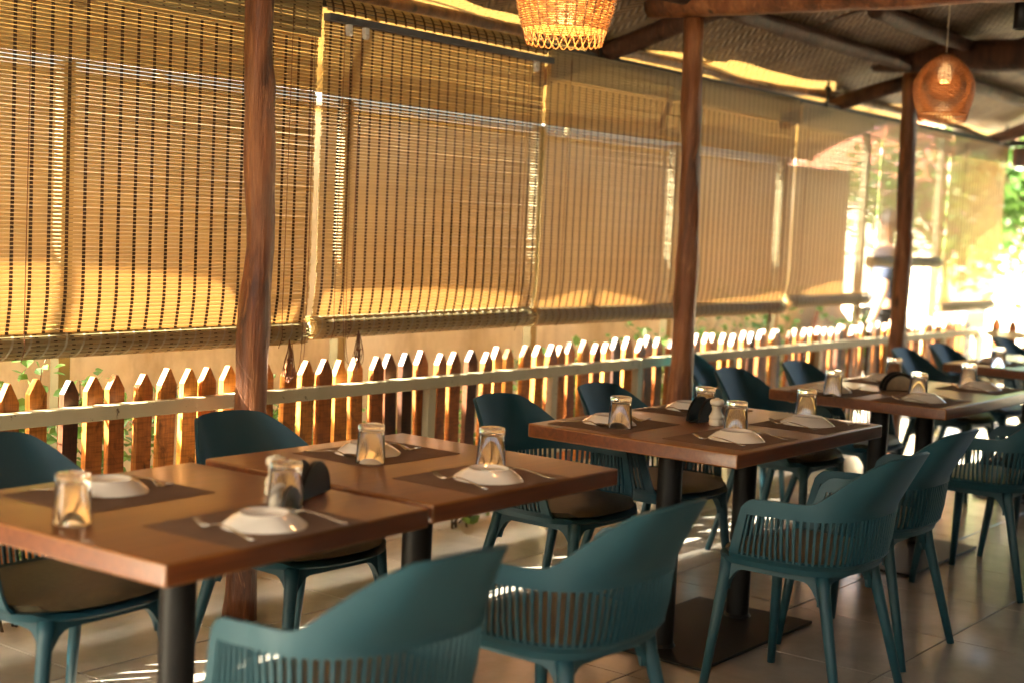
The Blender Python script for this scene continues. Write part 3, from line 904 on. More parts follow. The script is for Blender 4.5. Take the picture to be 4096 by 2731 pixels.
PLN = [(2.1, 4.25, 'bright leafy climber behind the leftmost pickets', 1.0), (2.75, 4.22, 'leafy climber behind the pickets just left of the near log post', 1.02), (3.25, 4.3, 'leafy climber directly behind the near log post', .95),
       (3.8, 4.25, 'leafy climber behind the pickets just right of the near log post', .82), (4.5, 4.3, 'low green climber behind the pickets below the second blind', .78), (5.2, 4.25, 'low green climber behind the pickets above the second table', .76),
       (5.95, 4.3, 'green climber behind the pickets at the third blind', .84), (6.7, 4.25, 'green climber behind the pickets at the middle log post', .9), (7.5, 4.35, 'blue-green bush rising over the pickets right of the middle post', 1.05),
       (8.2, 4.6, 'feathery green bush rising over the pickets below the blind with a cord bunch', 1.1), (9.0, 4.6, 'feathery green bush rising over the pickets before the far post', 1.12), (9.9, 4.5, 'green bush over the pickets left of the far log post', 1.08)]
for x, y, lb, h in PLN:
    climber(x, y - .05, .46, h, lb, 560, .055, 'leaf')

# a slanting board stack leaning by the wall, seen under the fifth blind
b = MB(); b.box(-.5, .5, -.02, .02, 0, .9, Matrix.Rotation(R(28), 4, 'Y'))
tag(b.obj('leaning_board', M['log_eave'], None, (10.1, 4.72, .0)), 'brown board leaning beyond the fence, left of the standing person', 'board')

# ------------------------------------------------------------------ far right: bright garden
def tree(x, y, h, r_, label, mat='leaf_tree', n=2600, size=.12, trunk=.09, cz=.62, flowers=None):
    T = thing('tree', label, 'tree', (x, y, -.14), 0)
    tb = MB(); tb.tube([(0, 0, 0), (.05, .03, h * .3), (-.04, .02, h * .55), (.03, 0, h * .8)], [trunk, trunk * .8, trunk * .6, trunk * .3], 10)
    cl = []
    for q in range(14):
        a = random.uniform(0, 2 * PI); e = random.uniform(-.5, 1); rr_ = r_ * random.uniform(.35, .8)
        c_ = Vector((math.cos(a) * rr_, math.sin(a) * rr_, h * cz + e * h * .3)); cl.append(c_)
        tb.tube([(0, 0, h * .4), c_ * .5 + Vector((0, 0, h * .25)), c_], [trunk * .4, trunk * .25, trunk * .1], 6)
    tb.obj('trunk', M['stem'], T, smooth=True)
    lf = MB(); fl_ = MB()
    for q in range(n):
        c_ = random.choice(cl); v = Vector((random.gauss(0, 1), random.gauss(0, 1), random.gauss(0, .8))) * r_ * .26
        add_leaf(lf, c_ + v, size * random.uniform(.6, 1.3), simple=True)
        if flowers and q % 5 == 0: add_leaf(fl_, c_ + v * 1.15, size * .8, simple=True)
    tag(lf.obj('crown', M[mat], T), kind='stuff')
    if flowers: tag(fl_.obj('blossom', M[flowers], T), kind='stuff')
random.seed(23)
tree(14.6, 2.7, 3.2, .8, 'dense leafy tree filling the bright opening right of the last blind', n=3600, size=.11, cz=.6)
tree(15.2, 4.6, 3.0, 1.0, 'green garden tree seen through the last two blinds', n=4200, size=.13, cz=.6)
tree(17.5, 6.6, 3.4, 1.3, 'pink flowering tree behind the green garden tree', n=2600, flowers='pink')
tree(16.2, 3.2, 3.3, .9, 'loose green tree right of the last blind', n=1500, size=.12, cz=.55)
tree(17.5, 1.0, 3.2, 1.4, 'green tree at the right edge beyond the end fence', n=2600)
tree(13.0, 3.55, 1.1, .5, 'low grey-green flowering bush behind the corner of the fence', 'leaf_grey', 2200, .055, .02, .55, 'petal')
tree(13.2, 2.6, 1.35, .6, 'grey-green bush with white flowers beyond the end fence', 'leaf_grey', 3000, .055, .02, .55, 'petal')
tree(13.6, 1.4, 1.3, .7, 'grey-green bush with white flowers at the right edge', 'leaf_grey', 2600, .055, .02, .55, 'petal')
GW = MB(); GW.box(20.5, 20.8, -8, 14, -.14, 1.5)
tag(GW.obj('garden_wall', M['plaster_pale']), 'sunlit pale wall far beyond the end fence', 'wall')
# neighbouring house behind the wall end with a tiled roof
H = thing('neighbour_house', 'pale house with a red tiled roof beyond the end of the boundary wall', 'house', (29, 9.0, -.14))
b = MB(); b.box(-5, 3, -2, 3, 0, 2.6); b.obj('walls', M['plaster_pale'], H)
b = MB(); b.add([(-5.5, -2.6, 2.55), (3.5, -2.6, 2.55), (3.5, .5, 3.7), (-5.5, .5, 3.7), (3.5, 3.6, 2.55), (-5.5, 3.6, 2.55)], [(0, 1, 2, 3), (3, 2, 4, 5), (0, 3, 5), (1, 4, 2), (0, 5, 4, 1)]); b.obj('roof', M['terracotta'], H)
# small air-conditioner-like grey box beyond the fence is left as a plain utility cabinet
UC = thing('utility_cabinet', 'grey louvred cabinet standing beyond the fence right of the far post', 'cabinet', (13.0, 4.75, -.14))
b = MB(); b.box(-.25, .25, -.18, .18, 0, .95); inst('case', bevel_mesh(b.me('case', M['steel_grey']), .01, 1), UC)
for i in range(7):
    b = MB(); b.box(-.2, .2, -.19, -.181, .25 + i * .09, .3 + i * .09); b.obj('louvre', M['steel_grey'], UC)

# ------------------------------------------------------------------ person beyond the fence
def skin_obj(name, pts, edges, rads, mat, parent, sub=2, root=0):
    me = bpy.data.meshes.new(name); me.from_pydata(pts, edges, []); me.materials.append(mat)
    o = inst(name, me, parent)
    md = o.modifiers.new('Skin', 'SKIN'); md.use_smooth_shade = True
    sv = me.skin_vertices[0].data if me.skin_vertices else None
    if sv is None:
        bm = bmesh.new(); bm.from_mesh(me); bm.verts.layers.skin.verify(); bm.to_mesh(me); bm.free(); sv = me.skin_vertices[0].data
    for i, r_ in enumerate(rads):
        sv[i].radius = r_ if isinstance(r_, tuple) else (r_, r_); sv[i].use_root = (i == root)
    s2 = o.modifiers.new('Sub', 'SUBSURF'); s2.levels = sub; s2.render_levels = sub
    return o
P_ = thing('person', 'person in a navy shirt and black trousers standing beyond the fence beside the far post', 'person', (11.40, 4.8, -.14), R(200))
bp = [(0, 0, 1.0), (0, 0, 1.15), (0, .01, 1.32), (0, 0, 1.45), (0, -.01, 1.53), (0, -.02, 1.60), (0, -.02, 1.68), (0, -.01, 1.76),
      (-.19, 0, 1.43), (-.25, .01, 1.15), (-.27, -.06, .92), (-.275, -.09, .84), (.19, 0, 1.43), (.25, .01, 1.15), (.27, -.06, .92), (.275, -.09, .84),
      (-.1, 0, .92), (-.11, -.01, .52), (-.11, .03, .09), (-.11, -.12, .035), (.1, 0, .92), (.11, -.02, .52), (.12, .02, .09), (.12, -.13, .035)]
be = [(0, 1), (1, 2), (2, 3), (3, 4), (4, 5), (5, 6), (6, 7), (3, 8), (8, 9), (9, 10), (10, 11), (3, 12), (12, 13), (13, 14), (14, 15), (0, 16), (16, 17), (17, 18), (18, 19), (0, 20), (20, 21), (21, 22), (22, 23)]
br = [(.15, .11), (.13, .1), (.15, .11), (.11, .08), .055, (.07, .085), (.078, .095), (.06, .07), .055, .042, .03, .035, .055, .042, .03, .035, .085, .06, .042, .035, .085, .06, .042, .035]
skin_obj('body', bp, be, br, M['skin'], P_)
skin_obj('shirt', bp[:4] + [bp[8], (-.235, .01, 1.2), bp[12], (.235, .01, 1.2)], [(0, 1), (1, 2), (2, 3), (3, 4), (4, 5), (3, 6), (6, 7)], [(.175, .135), (.155, .125), (.175, .13), (.12, .09), .072, .062, .072, .062], M['navy'], P_)
skin_obj('trousers', [(0, 0, 1.02), bp[16], bp[17], (-.11, .02, .12), bp[20], bp[21], (.12, .01, .12)], [(0, 1), (1, 2), (2, 3), (0, 4), (4, 5), (5, 6)], [(.17, .13), .105, .08, .065, .105, .08, .065], M['black_cloth'], P_)
b = MB(); b.lathe([(.001, .115), (.05, .105), (.083, .06), (.092, 0), (.085, -.04), (.06, -.05)], 20, (0, .01, 1.70)); b.obj('hair', M['hair'], P_, smooth=True)
b = MB(); b.tube([(0, -.115, 1.68), (0, -.135, 1.65), (0, -.11, 1.64)], [.008, .014, .01], 8); b.obj('nose', M['skin'], P_, smooth=True)
for s_ in (-1, 1):
    b = MB(); b.lathe([(.001, .008), (.009, 0), (.001, -.008)], 10, (s_ * .032, -.108, 1.685)); b.obj('eye', M['hair'], P_, smooth=True)
    b = MB(); b.lathe([(.001, .028), (.012, .01), (.012, -.01), (.001, -.025)], 10, (s_ * .088, -.01, 1.67)); b.obj('ear', M['skin'], P_, smooth=True)
    for q in range(5):
        b = MB(); x0 = s_ * .275; b.tube([(x0 + (q - 2) * .012 * (1 if q else 1.5), -.1, .80 if q else .84), (x0 + (q - 2) * .014, -.115, .755 if q else .80), (x0 + (q - 2) * .012, -.11, .72 if q else .77)], [.009, .008, .006], 6)
        b.obj('finger' if q else 'thumb', M['skin'], P_, smooth=True)

# ------------------------------------------------------------------ hanging lamps
def make_lamp(label, loc, mat, bulbmat, energy, cord_top):
    T = thing('rattan_pendant_lamp', label, 'lamp', loc, random.uniform(0, 1))
    RR = .145
    def prof_r(z):   # z: 0 at open rim, .33 at tip
        pts = [(0, .74), (.03, .80), (.1, .94), (.15, 1.0), (.19, .98), (.24, .82), (.28, .58), (.31, .32), (.33, .1)]
        for (a, ra), (b_, rb) in zip(pts, pts[1:]):
            if a <= z <= b_: return RR * (ra + (rb - ra) * (z - a) / (b_ - a))
        return RR * .1
    nrib = 30 if mat is M['rattan_light'] else 46
    rb = MB()
    for k in range(nrib):
        a = 2 * PI * k / nrib
        for da in (-.012, .012):
            rb.tube([(prof_r(z) * math.cos(a + da), prof_r(z) * math.sin(a + da), z) for z in [.04 + .29 * q / 16 for q in range(17)]], .0015 if mat is M['rattan_light'] else .0009, 5)
    tag(rb.obj('ribs', mat, T, smooth=True), kind='stuff')
    wv = MB(); rows = 46 if mat is M['rattan_light'] else 25; wr = .0027 if mat is M['rattan_light'] else .0040
    for j in range(rows):
        z = .043 + .284 * j / rows
        P = []
        for q in range(nrib * 2 + 1):
            a = PI * q / nrib; off = .0022 * (1 if (q // 1 + j) % 2 else -1) if q % 2 == 0 else 0
            r_ = prof_r(z) + (.002 if ((q // 2 + j) % 2) else -.002) * (1 if q % 2 == 0 else 0)
            P.append((r_ * math.cos(a), r_ * math.sin(a), z + n3(a * 3, j, 0) * .001))
        wv.tube(P, wr, 4, False)
    tag(wv.obj('weave', mat, T, smooth=True), kind='stuff')
    lp = MB()
    for k in range(nrib):
        a0 = 2 * PI * k / nrib
        P = []
        for q in range(13):
            u = q / 12; a = a0 + u * 2 * PI / nrib * 2.0; z = .043 - .043 * math.sin(PI * u)
            P.append((prof_r(max(0, z)) * math.cos(a), prof_r(max(0, z)) * math.sin(a), z))
        lp.tube(P, .0016, 4, False)
    lp.obj('looped_rim', mat, T, smooth=True)
    b = MB(); b.tube([(0, 0, .32), (.002, 0, cord_top - loc[2])], .003, 6); b.obj('cord', M['white_cable'], T, smooth=True)
    b = MB(); b.tube([(0, 0, .325), (0, 0, .26)], .018, 10); b.obj('lamp_holder', M['pulley'], T, smooth=True)
    b = MB(); b.lathe([(.001, -.055), (.02, -.05), (.033, -.025), (.03, .01), (.015, .045), (.012, .06)], 16, (0, 0, .235)); b.obj('bulb', bulbmat, T, smooth=True)
    ld = bpy.data.lights.new('lamp_light', 'POINT'); ld.energy = energy; ld.color = (1, .52, .22); ld.shadow_soft_size = .035
    lo = bpy.data.objects.new('lamp_light', ld); lo.location = (0, 0, .15); lo.parent = T; link(lo)
make_lamp('large near rattan hanging lamp cut by the top edge, glowing warm', (3.37, 2.42, 1.93), M['rattan_light'], M['bulb'], .7, 2.5)
make_lamp('onion-shaped rattan hanging lamp at the right, hanging whole in view', (6.83, 2.64, 2.0), M['rattan'], M['bulb_dim'], .3, 2.78)
SL = thing('spot_lamp', 'small black spot lamp at the right edge under the tie beam', 'lamp', (5.97, 2.0, 2.3), 0)
b = MB(); b.lathe([(.001, .11), (.03, .11), (.034, .1), (.036, 0), (.03, 0), (.028, .02), (.001, .03)], 20); b.obj('lamp_body', M['black_gloss'], SL, smooth=True)
b = MB(); b.tube([(0, 0, .1), (0, 0, .16)], .008, 8); b.obj('stalk', M['black_gloss'], SL)
# electric cable strung along the eave log
cb = MB(); P = []
for q in range(60):
    x = 2.6 + 6 * q / 59; P.append((x, 3.99 + .015 * math.sin(x * 4), 2.30 + .02 * math.sin(x * 3.1) + (.05 * math.sin(q * .9) if q < 12 else 0)))
cb.tube(P, .004, 6); tag(cb.obj('cable', M['white_cable'], None, smooth=True), 'thin pale cable strung along the wavy eave log', 'cable')

# ------------------------------------------------------------------ tables
def tabletop(W, D, t=.047):
    bm = bmesh.new()
    me = bpy.data.meshes.new('tabletop')
    b = MB(); b.box(0, W, 0, D, .75 - t, .75)
    me = b.me('tabletop', M['table']); me.materials.append(M['edge'])
    for p_ in me.polygons:
        if abs(p_.normal.z) < .5: p_.material_index = 1
    bevel_mesh(me, .006, 3); smooth_by_angle(me, 40)
    return me
def column_mesh():
    b = MB(); b.lathe([(.05, .012), (.046, .02), (.042, .022), (.042, .69), (.09, .69), (.09, .703), (.001, .703)], 28); return smooth_by_angle(b.me('column', M['black_iron']), 40)
colme = column_mesh()
def make_table(label, x, y, a, W, D, cols, plate):
    T = thing('dining_table', label, 'table', (x, y, 0), a, None)
    inst('tabletop', tabletop(W, D), T)
    for c_ in cols: inst('column', colme, T, (c_, D / 2 - .0, 0))
    px, py = plate
    b = MB(); b.box(W / 2 - px, W / 2 + px, D / 2 - py, D / 2 + py, .002, .012); inst('base_plate', bevel_mesh(b.me('base_plate', M['black_iron']), .002, 1), T)
    return T
T1A = (1.752, 2.125, .037); T1B = (2.585, 2.172, 0); T2 = (3.906, 2.078, 0); T3 = (5.715, 2.106, 0); T4 = (7.90, 2.13, 0)
make_table('nearest dark wooden table, at the lower left, butted against another', *T1A, .80, .813, (.40,), (.22, .22))
make_table('wooden table joined to the right end of the nearest table', *T1B, .80, .813, (.42,), (.22, .22))
make_table('middle wooden table on two black columns, with a cream pepper mill', *T2, 1.10, .80, (.55 - .27, .55 + .27), (.405, .24))
make_table('third wooden table, with a half-round holder showing a metal face', *T3, 1.10, .80, (.55 - .27, .55 + .27), (.405, .24))
make_table('farthest wooden table, cut by the right edge', *T4, 1.10, .82, (.55 - .27, .55 + .27), (.405, .24))

# ------------------------------------------------------------------ tableware
def glass_mesh():
    n = 40
    outer = [(.0, .0935), (.028, .0935), (.0325, .092), (.0345, .088), (.0345, .083), (.0335, .0815), (.0385, .0), (.0393, .0005)]
    # solid of revolution: outer wall down to the rim, inner wall back up to a thick base
    prof_ = [(.0005, .095), (.030, .095), (.0335, .0935), (.0345, .089), (.0345, .083), (.0338, .0805), (.0385, .001), (.038, .0), (.0372, .0), (.0367, .002), (.0322, .080), (.029, .083), (.0005, .084)]
    vs = []; fs = []
    for r_, z in prof_:
        for k in range(n):
            a = 2 * PI * k / n
            f = 1 + (.012 * math.cos(a * 10)) * (1 if (.01 < z < .078 and r_ > .032) else 0)
            vs.append((r_ * f * math.cos(a), r_ * f * math.sin(a), z))
    for i in range(len(prof_) - 1):
        for k in range(n):
            k2 = (k + 1) % n; fs.append((i * n + k, (i + 1) * n + k, (i + 1) * n + k2, i * n + k2))
    fs.append(tuple(reversed(range(n)))); m_ = (len(prof_) - 1) * n; fs.append(tuple(m_ + k for k in range(n)))
    me = mesh('tumbler', vs, fs, M['glass'], True)
    bm = bmesh.new(); bm.from_mesh(me); bmesh.ops.recalc_face_normals(bm, faces=bm.faces); bm.to_mesh(me); bm.free()
    return me
GL = glass_mesh()
def plate_mesh():
    n = 48; prof_ = [(.0005, .0225), (.047, .0225), (.049, .0265), (.0515, .0268), (.054, .024), (.066, .0185), (.083, .0075), (.0905, .0012), (.093, 0), (.092, -.0), (.086, .003), (.07, .013), (.05, .019), (.0005, .0195)]
    vs = []; fs = []
    for r_, z in prof_:
        for k in range(n):
            a = 2 * PI * k / n
            # squarish rim
            q = 1 + .045 * (-math.cos(4 * a)) * min(1, max(0, (r_ - .05) / .04))
            lift = .0022 * (1 - math.cos(4 * a)) * .5 * min(1, max(0, (r_ - .07) / .02))
            vs.append((r_ * q * math.cos(a), r_ * q * math.sin(a), z + lift))
    for i in range(len(prof_) - 1):
        for k in range(n):
            k2 = (k + 1) % n; fs.append((i * n + k, (i + 1) * n + k, (i + 1) * n + k2, i * n + k2))
    fs.append(tuple(reversed(range(n))))
    me = mesh('plate', vs, fs, M['ceramic'], True)
    bm = bmesh.new(); bm.from_mesh(me); bmesh.ops.recalc_face_normals(bm, faces=bm.faces); bm.to_mesh(me); bm.free()
    return me
PLM = plate_mesh()
def strip(path, w, th=.0018):
    """ribbon of metal along y with per-point half width w and height z"""
    vs = []; fs = []
    for (y, z), hw in zip(path, w):
        vs += [(-hw, y, z), (-hw * .5, y, z + th * .7), (hw * .5, y, z + th * .7), (hw, y, z), (hw * .5, y, z - th * .6), (-hw * .5, y, z - th * .6)]
    for i in range(len(path) - 1):
        for k in range(6): fs.append((i * 6 + k, i * 6 + (k + 1) % 6, (i + 1) * 6 + (k + 1) % 6, (i + 1) * 6 + k))
    fs.append(tuple(reversed(range(6)))); m_ = (len(path) - 1) * 6; fs.append(tuple(m_ + k for k in range(6)))
    return vs, fs
def fork_mesh():
    b = MB()
    v, f = strip([(-.1, .003), (-.085, .003), (-.05, .008), (-.01, .014), (.02, .0155), (.035, .011), (.048, .006), (.056, .005)], [.006, .0068, .0045, .003, .003, .007, .0105, .0108]); b.add(v, f)
    for q in range(4):
        x = (q - 1.5) * .0056
        b.tube([(x, .055, .005), (x, .07, .0065), (x, .085, .012), (x * .95, .098, .019)], [.0017, .0016, .0014, .0007], 5)
    return b.me('fork', M['cutlery'], True)
def spoon_mesh():
    b = MB()
    v, f = strip([(-.1, .003), (-.085, .003), (-.05, .008), (-.01, .014), (.02, .0155), (.035, .011), (.045, .0085)], [.006, .0068, .0045, .003, .003, .005, .008]); b.add(v, f)
    n = 18; m_ = 5; vs = []; fs = []
    for i in range(m_ + 1):
        rr_ = i / m_
        for k in range(n):
            a = 2 * PI * k / n
            vs.append((.0185 * rr_ * math.cos(a), .067 + .029 * rr_ * math.sin(a), .003 + .0085 * rr_ * rr_))
    for i in range(m_):
        for k in range(n): fs.append((i * n + k, i * n + (k + 1) % n, (i + 1) * n + (k + 1) % n, (i + 1) * n + k))
    N = len(vs); vs += [(x, y, z - .0012) for x, y, z in vs]; fs += [tuple(reversed([q + N for q in f_])) for f_ in fs]
    b.add(vs, fs)
    return b.me('spoon', M['cutlery'], True)
FK = fork_mesh(); SP = spoon_mesh()
b = MB(); b.box(-.193, .193, -.146, .146, 0, .0014); MAT_ME = bevel_mesh(b.me('placemat', M['placemat']), .0005, 1)
Z = .7502
def setting(tbl, nm, x, y, a, where, flip=False, gdx=.14, gdy=.085, mat=(0, 0), glass=None):
    s_ = -1 if flip else 1
    def P(dx, dy): return (x + s_ * dx * math.cos(a) - s_ * dy * math.sin(a), y + s_ * dx * math.sin(a) + s_ * dy * math.cos(a))
    rz_ = a + (PI if flip else 0)
    p_ = P(mat[0], mat[1]); o = inst('placemat', MAT_ME, None, (p_[0], p_[1], Z), (0, 0, rz_)); tag(o, 'brown woven placemat ' + where, 'placemat', 'woven placemats')
    p_ = P(0, 0); o = inst('plate', PLM, None, (p_[0], p_[1], Z + .0016), (0, 0, rz_ + .7 + random.uniform(-.2, .2)), (1.05, 1.05, 1.08)); tag(o, 'upturned off-white plate ' + where, 'plate', 'upturned plates')
    gx, gy = glass if glass else P(gdx, gdy)
    # a glass is on the mat or on bare wood: rest it on the mat's height
    o = inst('tumbler', GL, None, (gx, gy, Z + .0016), (0, 0, random.uniform(0, 3)), (1.07, 1.07, 1.12)); tag(o, 'upturned clear glass tumbler ' + where, 'glass', 'upturned glass tumblers')
    p_ = P(-.118, -.0); o = inst('fork', FK, None, (p_[0], p_[1], Z + .0018), (0, 0, rz_ - .1 + random.uniform(-.05, .05))); tag(o, 'steel fork ' + where, 'fork', 'forks beside the plates')
    p_ = P(.122, -.02); o = inst('spoon', SP, None, (p_[0], p_[1], Z + .0018), (0, 0, rz_ + .05 + random.uniform(-.06, .06))); tag(o, 'steel spoon ' + where, 'spoon', 'spoons beside the plates')
setting(1, '', 2.128, 2.26, .037, 'at the near side of the nearest table', glass=(2.294, 2.37), mat=(0, .02))
setting(1, '', 2.112, 2.775, .037, 'at the far side of the nearest table', True, glass=(1.835, 2.53), mat=(.02, .03))
setting(1, '', 2.96, 2.302, 0, 'at the near side of the table joined to the nearest one', glass=(3.125, 2.425), mat=(0, .02))
setting(1, '', 3.007, 2.779, 0, 'at the far side of the table joined to the nearest one', True, glass=(2.89, 2.66), mat=(-.02, .02))
setting(2, '', 4.186, 2.235, 0, 'on the middle table, near side, left, by the pepper mill', glass=(4.326, 2.316), mat=(0, .02))
setting(2, '', 4.751, 2.255, 0, 'on the middle table, near side, right', glass=(4.907, 2.339), mat=(0, -.01))
setting(2, '', 4.145, 2.706, 0, 'on the middle table, far side, left', True, glass=(4.077, 2.62), mat=(0, .02))
setting(2, '', 4.735, 2.732, 0, 'on the middle table, far side, right, behind the mill', True, glass=(4.615, 2.603), mat=(0, .02))
setting(3, '', 5.916, 2.281, 0, 'on the third table, near side, by the holder', glass=(6.018, 2.348), mat=(0, .01))
setting(3, '', 6.675, 2.305, 0, 'on the third table, near side, right', glass=(6.723, 2.383), mat=(0, 0))
setting(3, '', 5.87, 2.692, 0, 'on the third table, far side, left', True, glass=(5.729, 2.612), mat=(0, .02))
setting(3, '', 6.56, 2.74, 0, 'on the third table, far side, right', True, glass=(6.656, 2.725), mat=(0, .02))
setting(4, '', 8.25, 2.78, 0, 'on the farthest table, far side', True, glass=(7.96, 2.66), mat=(0, .02))
setting(4, '', 8.28, 2.32, 0, 'on the farthest table, near side', mat=(0, .02))

def mill(label, loc, group='pepper mills'):
    T = thing('pepper_mill', label, 'pepper mill', loc, 0)
    b = MB(); b.lathe([(.0005, 0), (.024, 0), (.0255, .002), (.0255, .017), (.024, .019), (.0235, .021), (.0258, .024), (.026, .032), (.0235, .035), (.0175, .048), (.0165, .056), (.019, .066), (.0195, .068), (.012, .0685), (.0005, .0686)], 32)
    inst('mill_base', smooth_by_angle(b.me('mill_base', M['cream']), 50), T)
    b = MB(); b.lathe([(.0005, .0688), (.017, .0688), (.0235, .0725), (.0255, .079), (.0245, .087), (.019, .092), (.008, .094), (.007, .0965), (.0005, .097)], 32)
    inst('mill_cap', smooth_by_angle(b.me('mill_cap', M['cream']), 50), T)
mill('cream turned pepper mill standing on the middle table', (4.44, 2.455, Z))
mill('blurred cream pepper mill behind a glass on the nearest table', (2.385, 2.50, Z))

def holder(label, loc, rz_, face, r_=.075):
    T = thing('napkin_holder', label, 'holder', loc, rz_, 'half-round napkin holders')
    def half(r1, y0, y1, n=28):
        vs = [(r1 * math.cos(PI * k / n), y0, r1 * math.sin(PI * k / n) + .004) for k in range(n + 1)]
        N = len(vs); vs += [(x, y1, z) for x, y, z in vs]
        return vs, [tuple(range(N)), tuple(reversed(range(N, 2 * N)))] + [(k, k + N, (k + 1) % N + N, (k + 1) % N) for k in range(N)]
    for y0, y1 in ((-.028, -.018), (.018, .028)):
        b = MB(); b.add(*half(r_, y0, y1))
        me = b.me('side_plate', M['black_gloss']); bm = bmesh.new(); bm.from_mesh(me); bmesh.ops.recalc_face_normals(bm, faces=bm.faces); bm.to_mesh(me); bm.free()
        inst('side_plate', me, T)
    b = MB(); b.box(-r_, r_, -.018, .018, 0, .006); b.obj('base', M['black_gloss'], T)
    if face:
        for y0, y1 in ((-.0305, -.0282), (.0282, .0305)):
            b = MB(); b.add(*half(r_ * .8, y0, y1))
            me = b.me('metal_face', M['brushed']); bm = bmesh.new(); bm.from_mesh(me); bmesh.ops.recalc_face_normals(bm, faces=bm.faces); bm.to_mesh(me); bm.free()
            inst('metal_face', me, T)
holder('black half-round napkin holder behind the mill on the middle table', (4.50, 2.535, Z), R(0), False, .082)
holder('black half-round napkin holder with a golden metal face on the third table', (6.22, 2.52, Z), R(-48), True, .08)
holder('blurred black half-round napkin holder on the nearest table', (2.43, 2.44, Z), R(22), False, .082)

# ------------------------------------------------------------------ chairs
def chair_funcs():
    # plan curve of the shell, u in [-1, 1] (0 at the middle of the back), as arc-length-like parameter
    pts = []
    n = 60
    HW, BK, FR = .255, -.235, .125
    for k in range(n + 1):
        a = PI / 2 * k / n
        e = 2 / 2.7
        pts.append((HW * math.sin(a) ** e, -.03 - (-.03 - BK) * math.cos(a) ** e))
    for k in range(1, 25): pts.append((HW + .004 * math.sin(PI * k / 24), -.03 + (FR + .03) * k / 24))
    L = [0]
    for a, b_ in zip(pts, pts[1:]): L.append(L[-1] + math.hypot(b_[0] - a[0], b_[1] - a[1]))
    tot = L[-1]
    def plan(u):
        s_ = abs(u) * tot
        for i in range(len(L) - 1):
            if s_ <= L[i + 1] + 1e-9:
                q = (s_ - L[i]) / (L[i + 1] - L[i]); x = pts[i][0] + (pts[i + 1][0] - pts[i][0]) * q; y = pts[i][1] + (pts[i + 1][1] - pts[i][1]) * q
                tx = pts[i + 1][0] - pts[i][0]; ty = pts[i + 1][1] - pts[i][1]; l = math.hypot(tx, ty)
                nx_, ny_ = ty / l, -tx / l
                break
        if u < 0: return -x, y, -nx_, ny_
        return x, y, nx_, ny_
    return plan, tot
plan, PLEN = chair_funcs()
def sstep(a, b_, x):
    x = max(0, min(1, (x - a) / (b_ - a))); return x * x * (3 - 2 * x)
ZS0, ZS1 = .468, .585          # slot bottom / top at the back
def rim_z(u):
    u = abs(u)
    z = .80 - .012 * (min(u, .3) / .3) ** 2
    z -= .142 * sstep(.25, .54, u)
    z -= .006 * sstep(.6, 1, u)
    if u > .9: z -= .03 * ((u - .9) / .1) ** 2.5
    return z
def low_z(u):     # lower edge of the solid band
    u = abs(u); return .600 - .008 * u * u
def shell_pt(u, z):
    """point of the shell's middle surface at plan parameter u and height z"""
    x, y, nx_, ny_ = plan(u); au = abs(u)
    lean = (z - .45)
    out = .10 * lean                       # general flare
    hb = max(0, z - .62) * (1 - sstep(.2, .55, au))   # head part leans back
    bot = -.045 * max(0, (.475 - z) / .05) ** 1.5 * 1.0 if z < .475 else 0
    x2 = x + nx_ * (out + bot); y2 = y + ny_ * (out + bot)
    y2 -= hb * .46
    x2 *= 1 - .8 * max(0, z - .62) * (1 - sstep(.3, .7, au))
    if au > .68: y2 -= .3 * max(0, z - .45) * (au - .68) / .32
    return Vector((x2, y2, z))
def band(name, us, zlo, zhi, nz, mat, th=.005, parent=None):
    nu = len(us); mid = []
    for j in range(nz + 1):
        for u in us:
            a, b_ = zlo(u), zhi(u); mid.append((u, a + (b_ - a) * j / nz))
    def nrm(u, z):
        e = 1e-3; p0 = shell_pt(u, z); pu = shell_pt(min(1, u + e), z) - shell_pt(max(-1, u - e), z); pz = shell_pt(u, z + e) - shell_pt(u, z - e)
        return pu.cross(pz).normalized()
    A = []; B = []
    for u, z in mid:
        p_ = shell_pt(u, z); q = nrm(u, z); A.append(p_ + q * th); B.append(p_ - q * th)
    fs = []; N = len(mid)
    for j in range(nz):
        for i in range(nu - 1):
            a = j * nu + i; fs.append((a, a + 1, a + nu + 1, a + nu)); fs.append((N + a, N + a + nu, N + a + nu + 1, N + a + 1))
    for i in range(nu - 1):
        fs.append((i, N + i, N + i + 1, i + 1)); a = nz * nu + i; fs.append((a, a + 1, N + a + 1, N + a))
    for j in range(nz):
        a = j * nu; fs.append((a, a + nu, N + a + nu, N + a)); a += nu - 1; fs.append((a, N + a, N + a + nu, a + nu))
    me = mesh(name, A + B, fs, mat)
    smooth_by_angle(me, 50)
    return me
us = [-1 + 2 * i / 96 for i in range(97)]
BACK_ME = band('backrest', us, low_z, rim_z, 12, M['teal'])
BASE_ME = band('shell_base', us, lambda u: .430, lambda u: .466, 5, M['teal'])
def slats_():
    out = []
    n = 52
    for k in range(n + 1):
        u = -.915 + 1.83 * k / n
        hw = .0038 / PLEN
        me = band('slat', [u - hw, u, u + hw], lambda u_: .464, lambda u_: low_z(u_) + .003, 3, M['teal'], .0042)
        out.append(me)
    return out
SLATS = slats_()
def front_panels():
    out = []
    for s_ in (-1, 1):
        ua = [s_ * (.935 + .065 * i / 5) for i in range(6)]
        if s_ < 0: ua = ua[::-1]
        out.append(band('arm_front', ua, lambda u: .464, lambda u: low_z(u) + .002, 6, M['teal']))
    return out
FRONTS = front_panels()
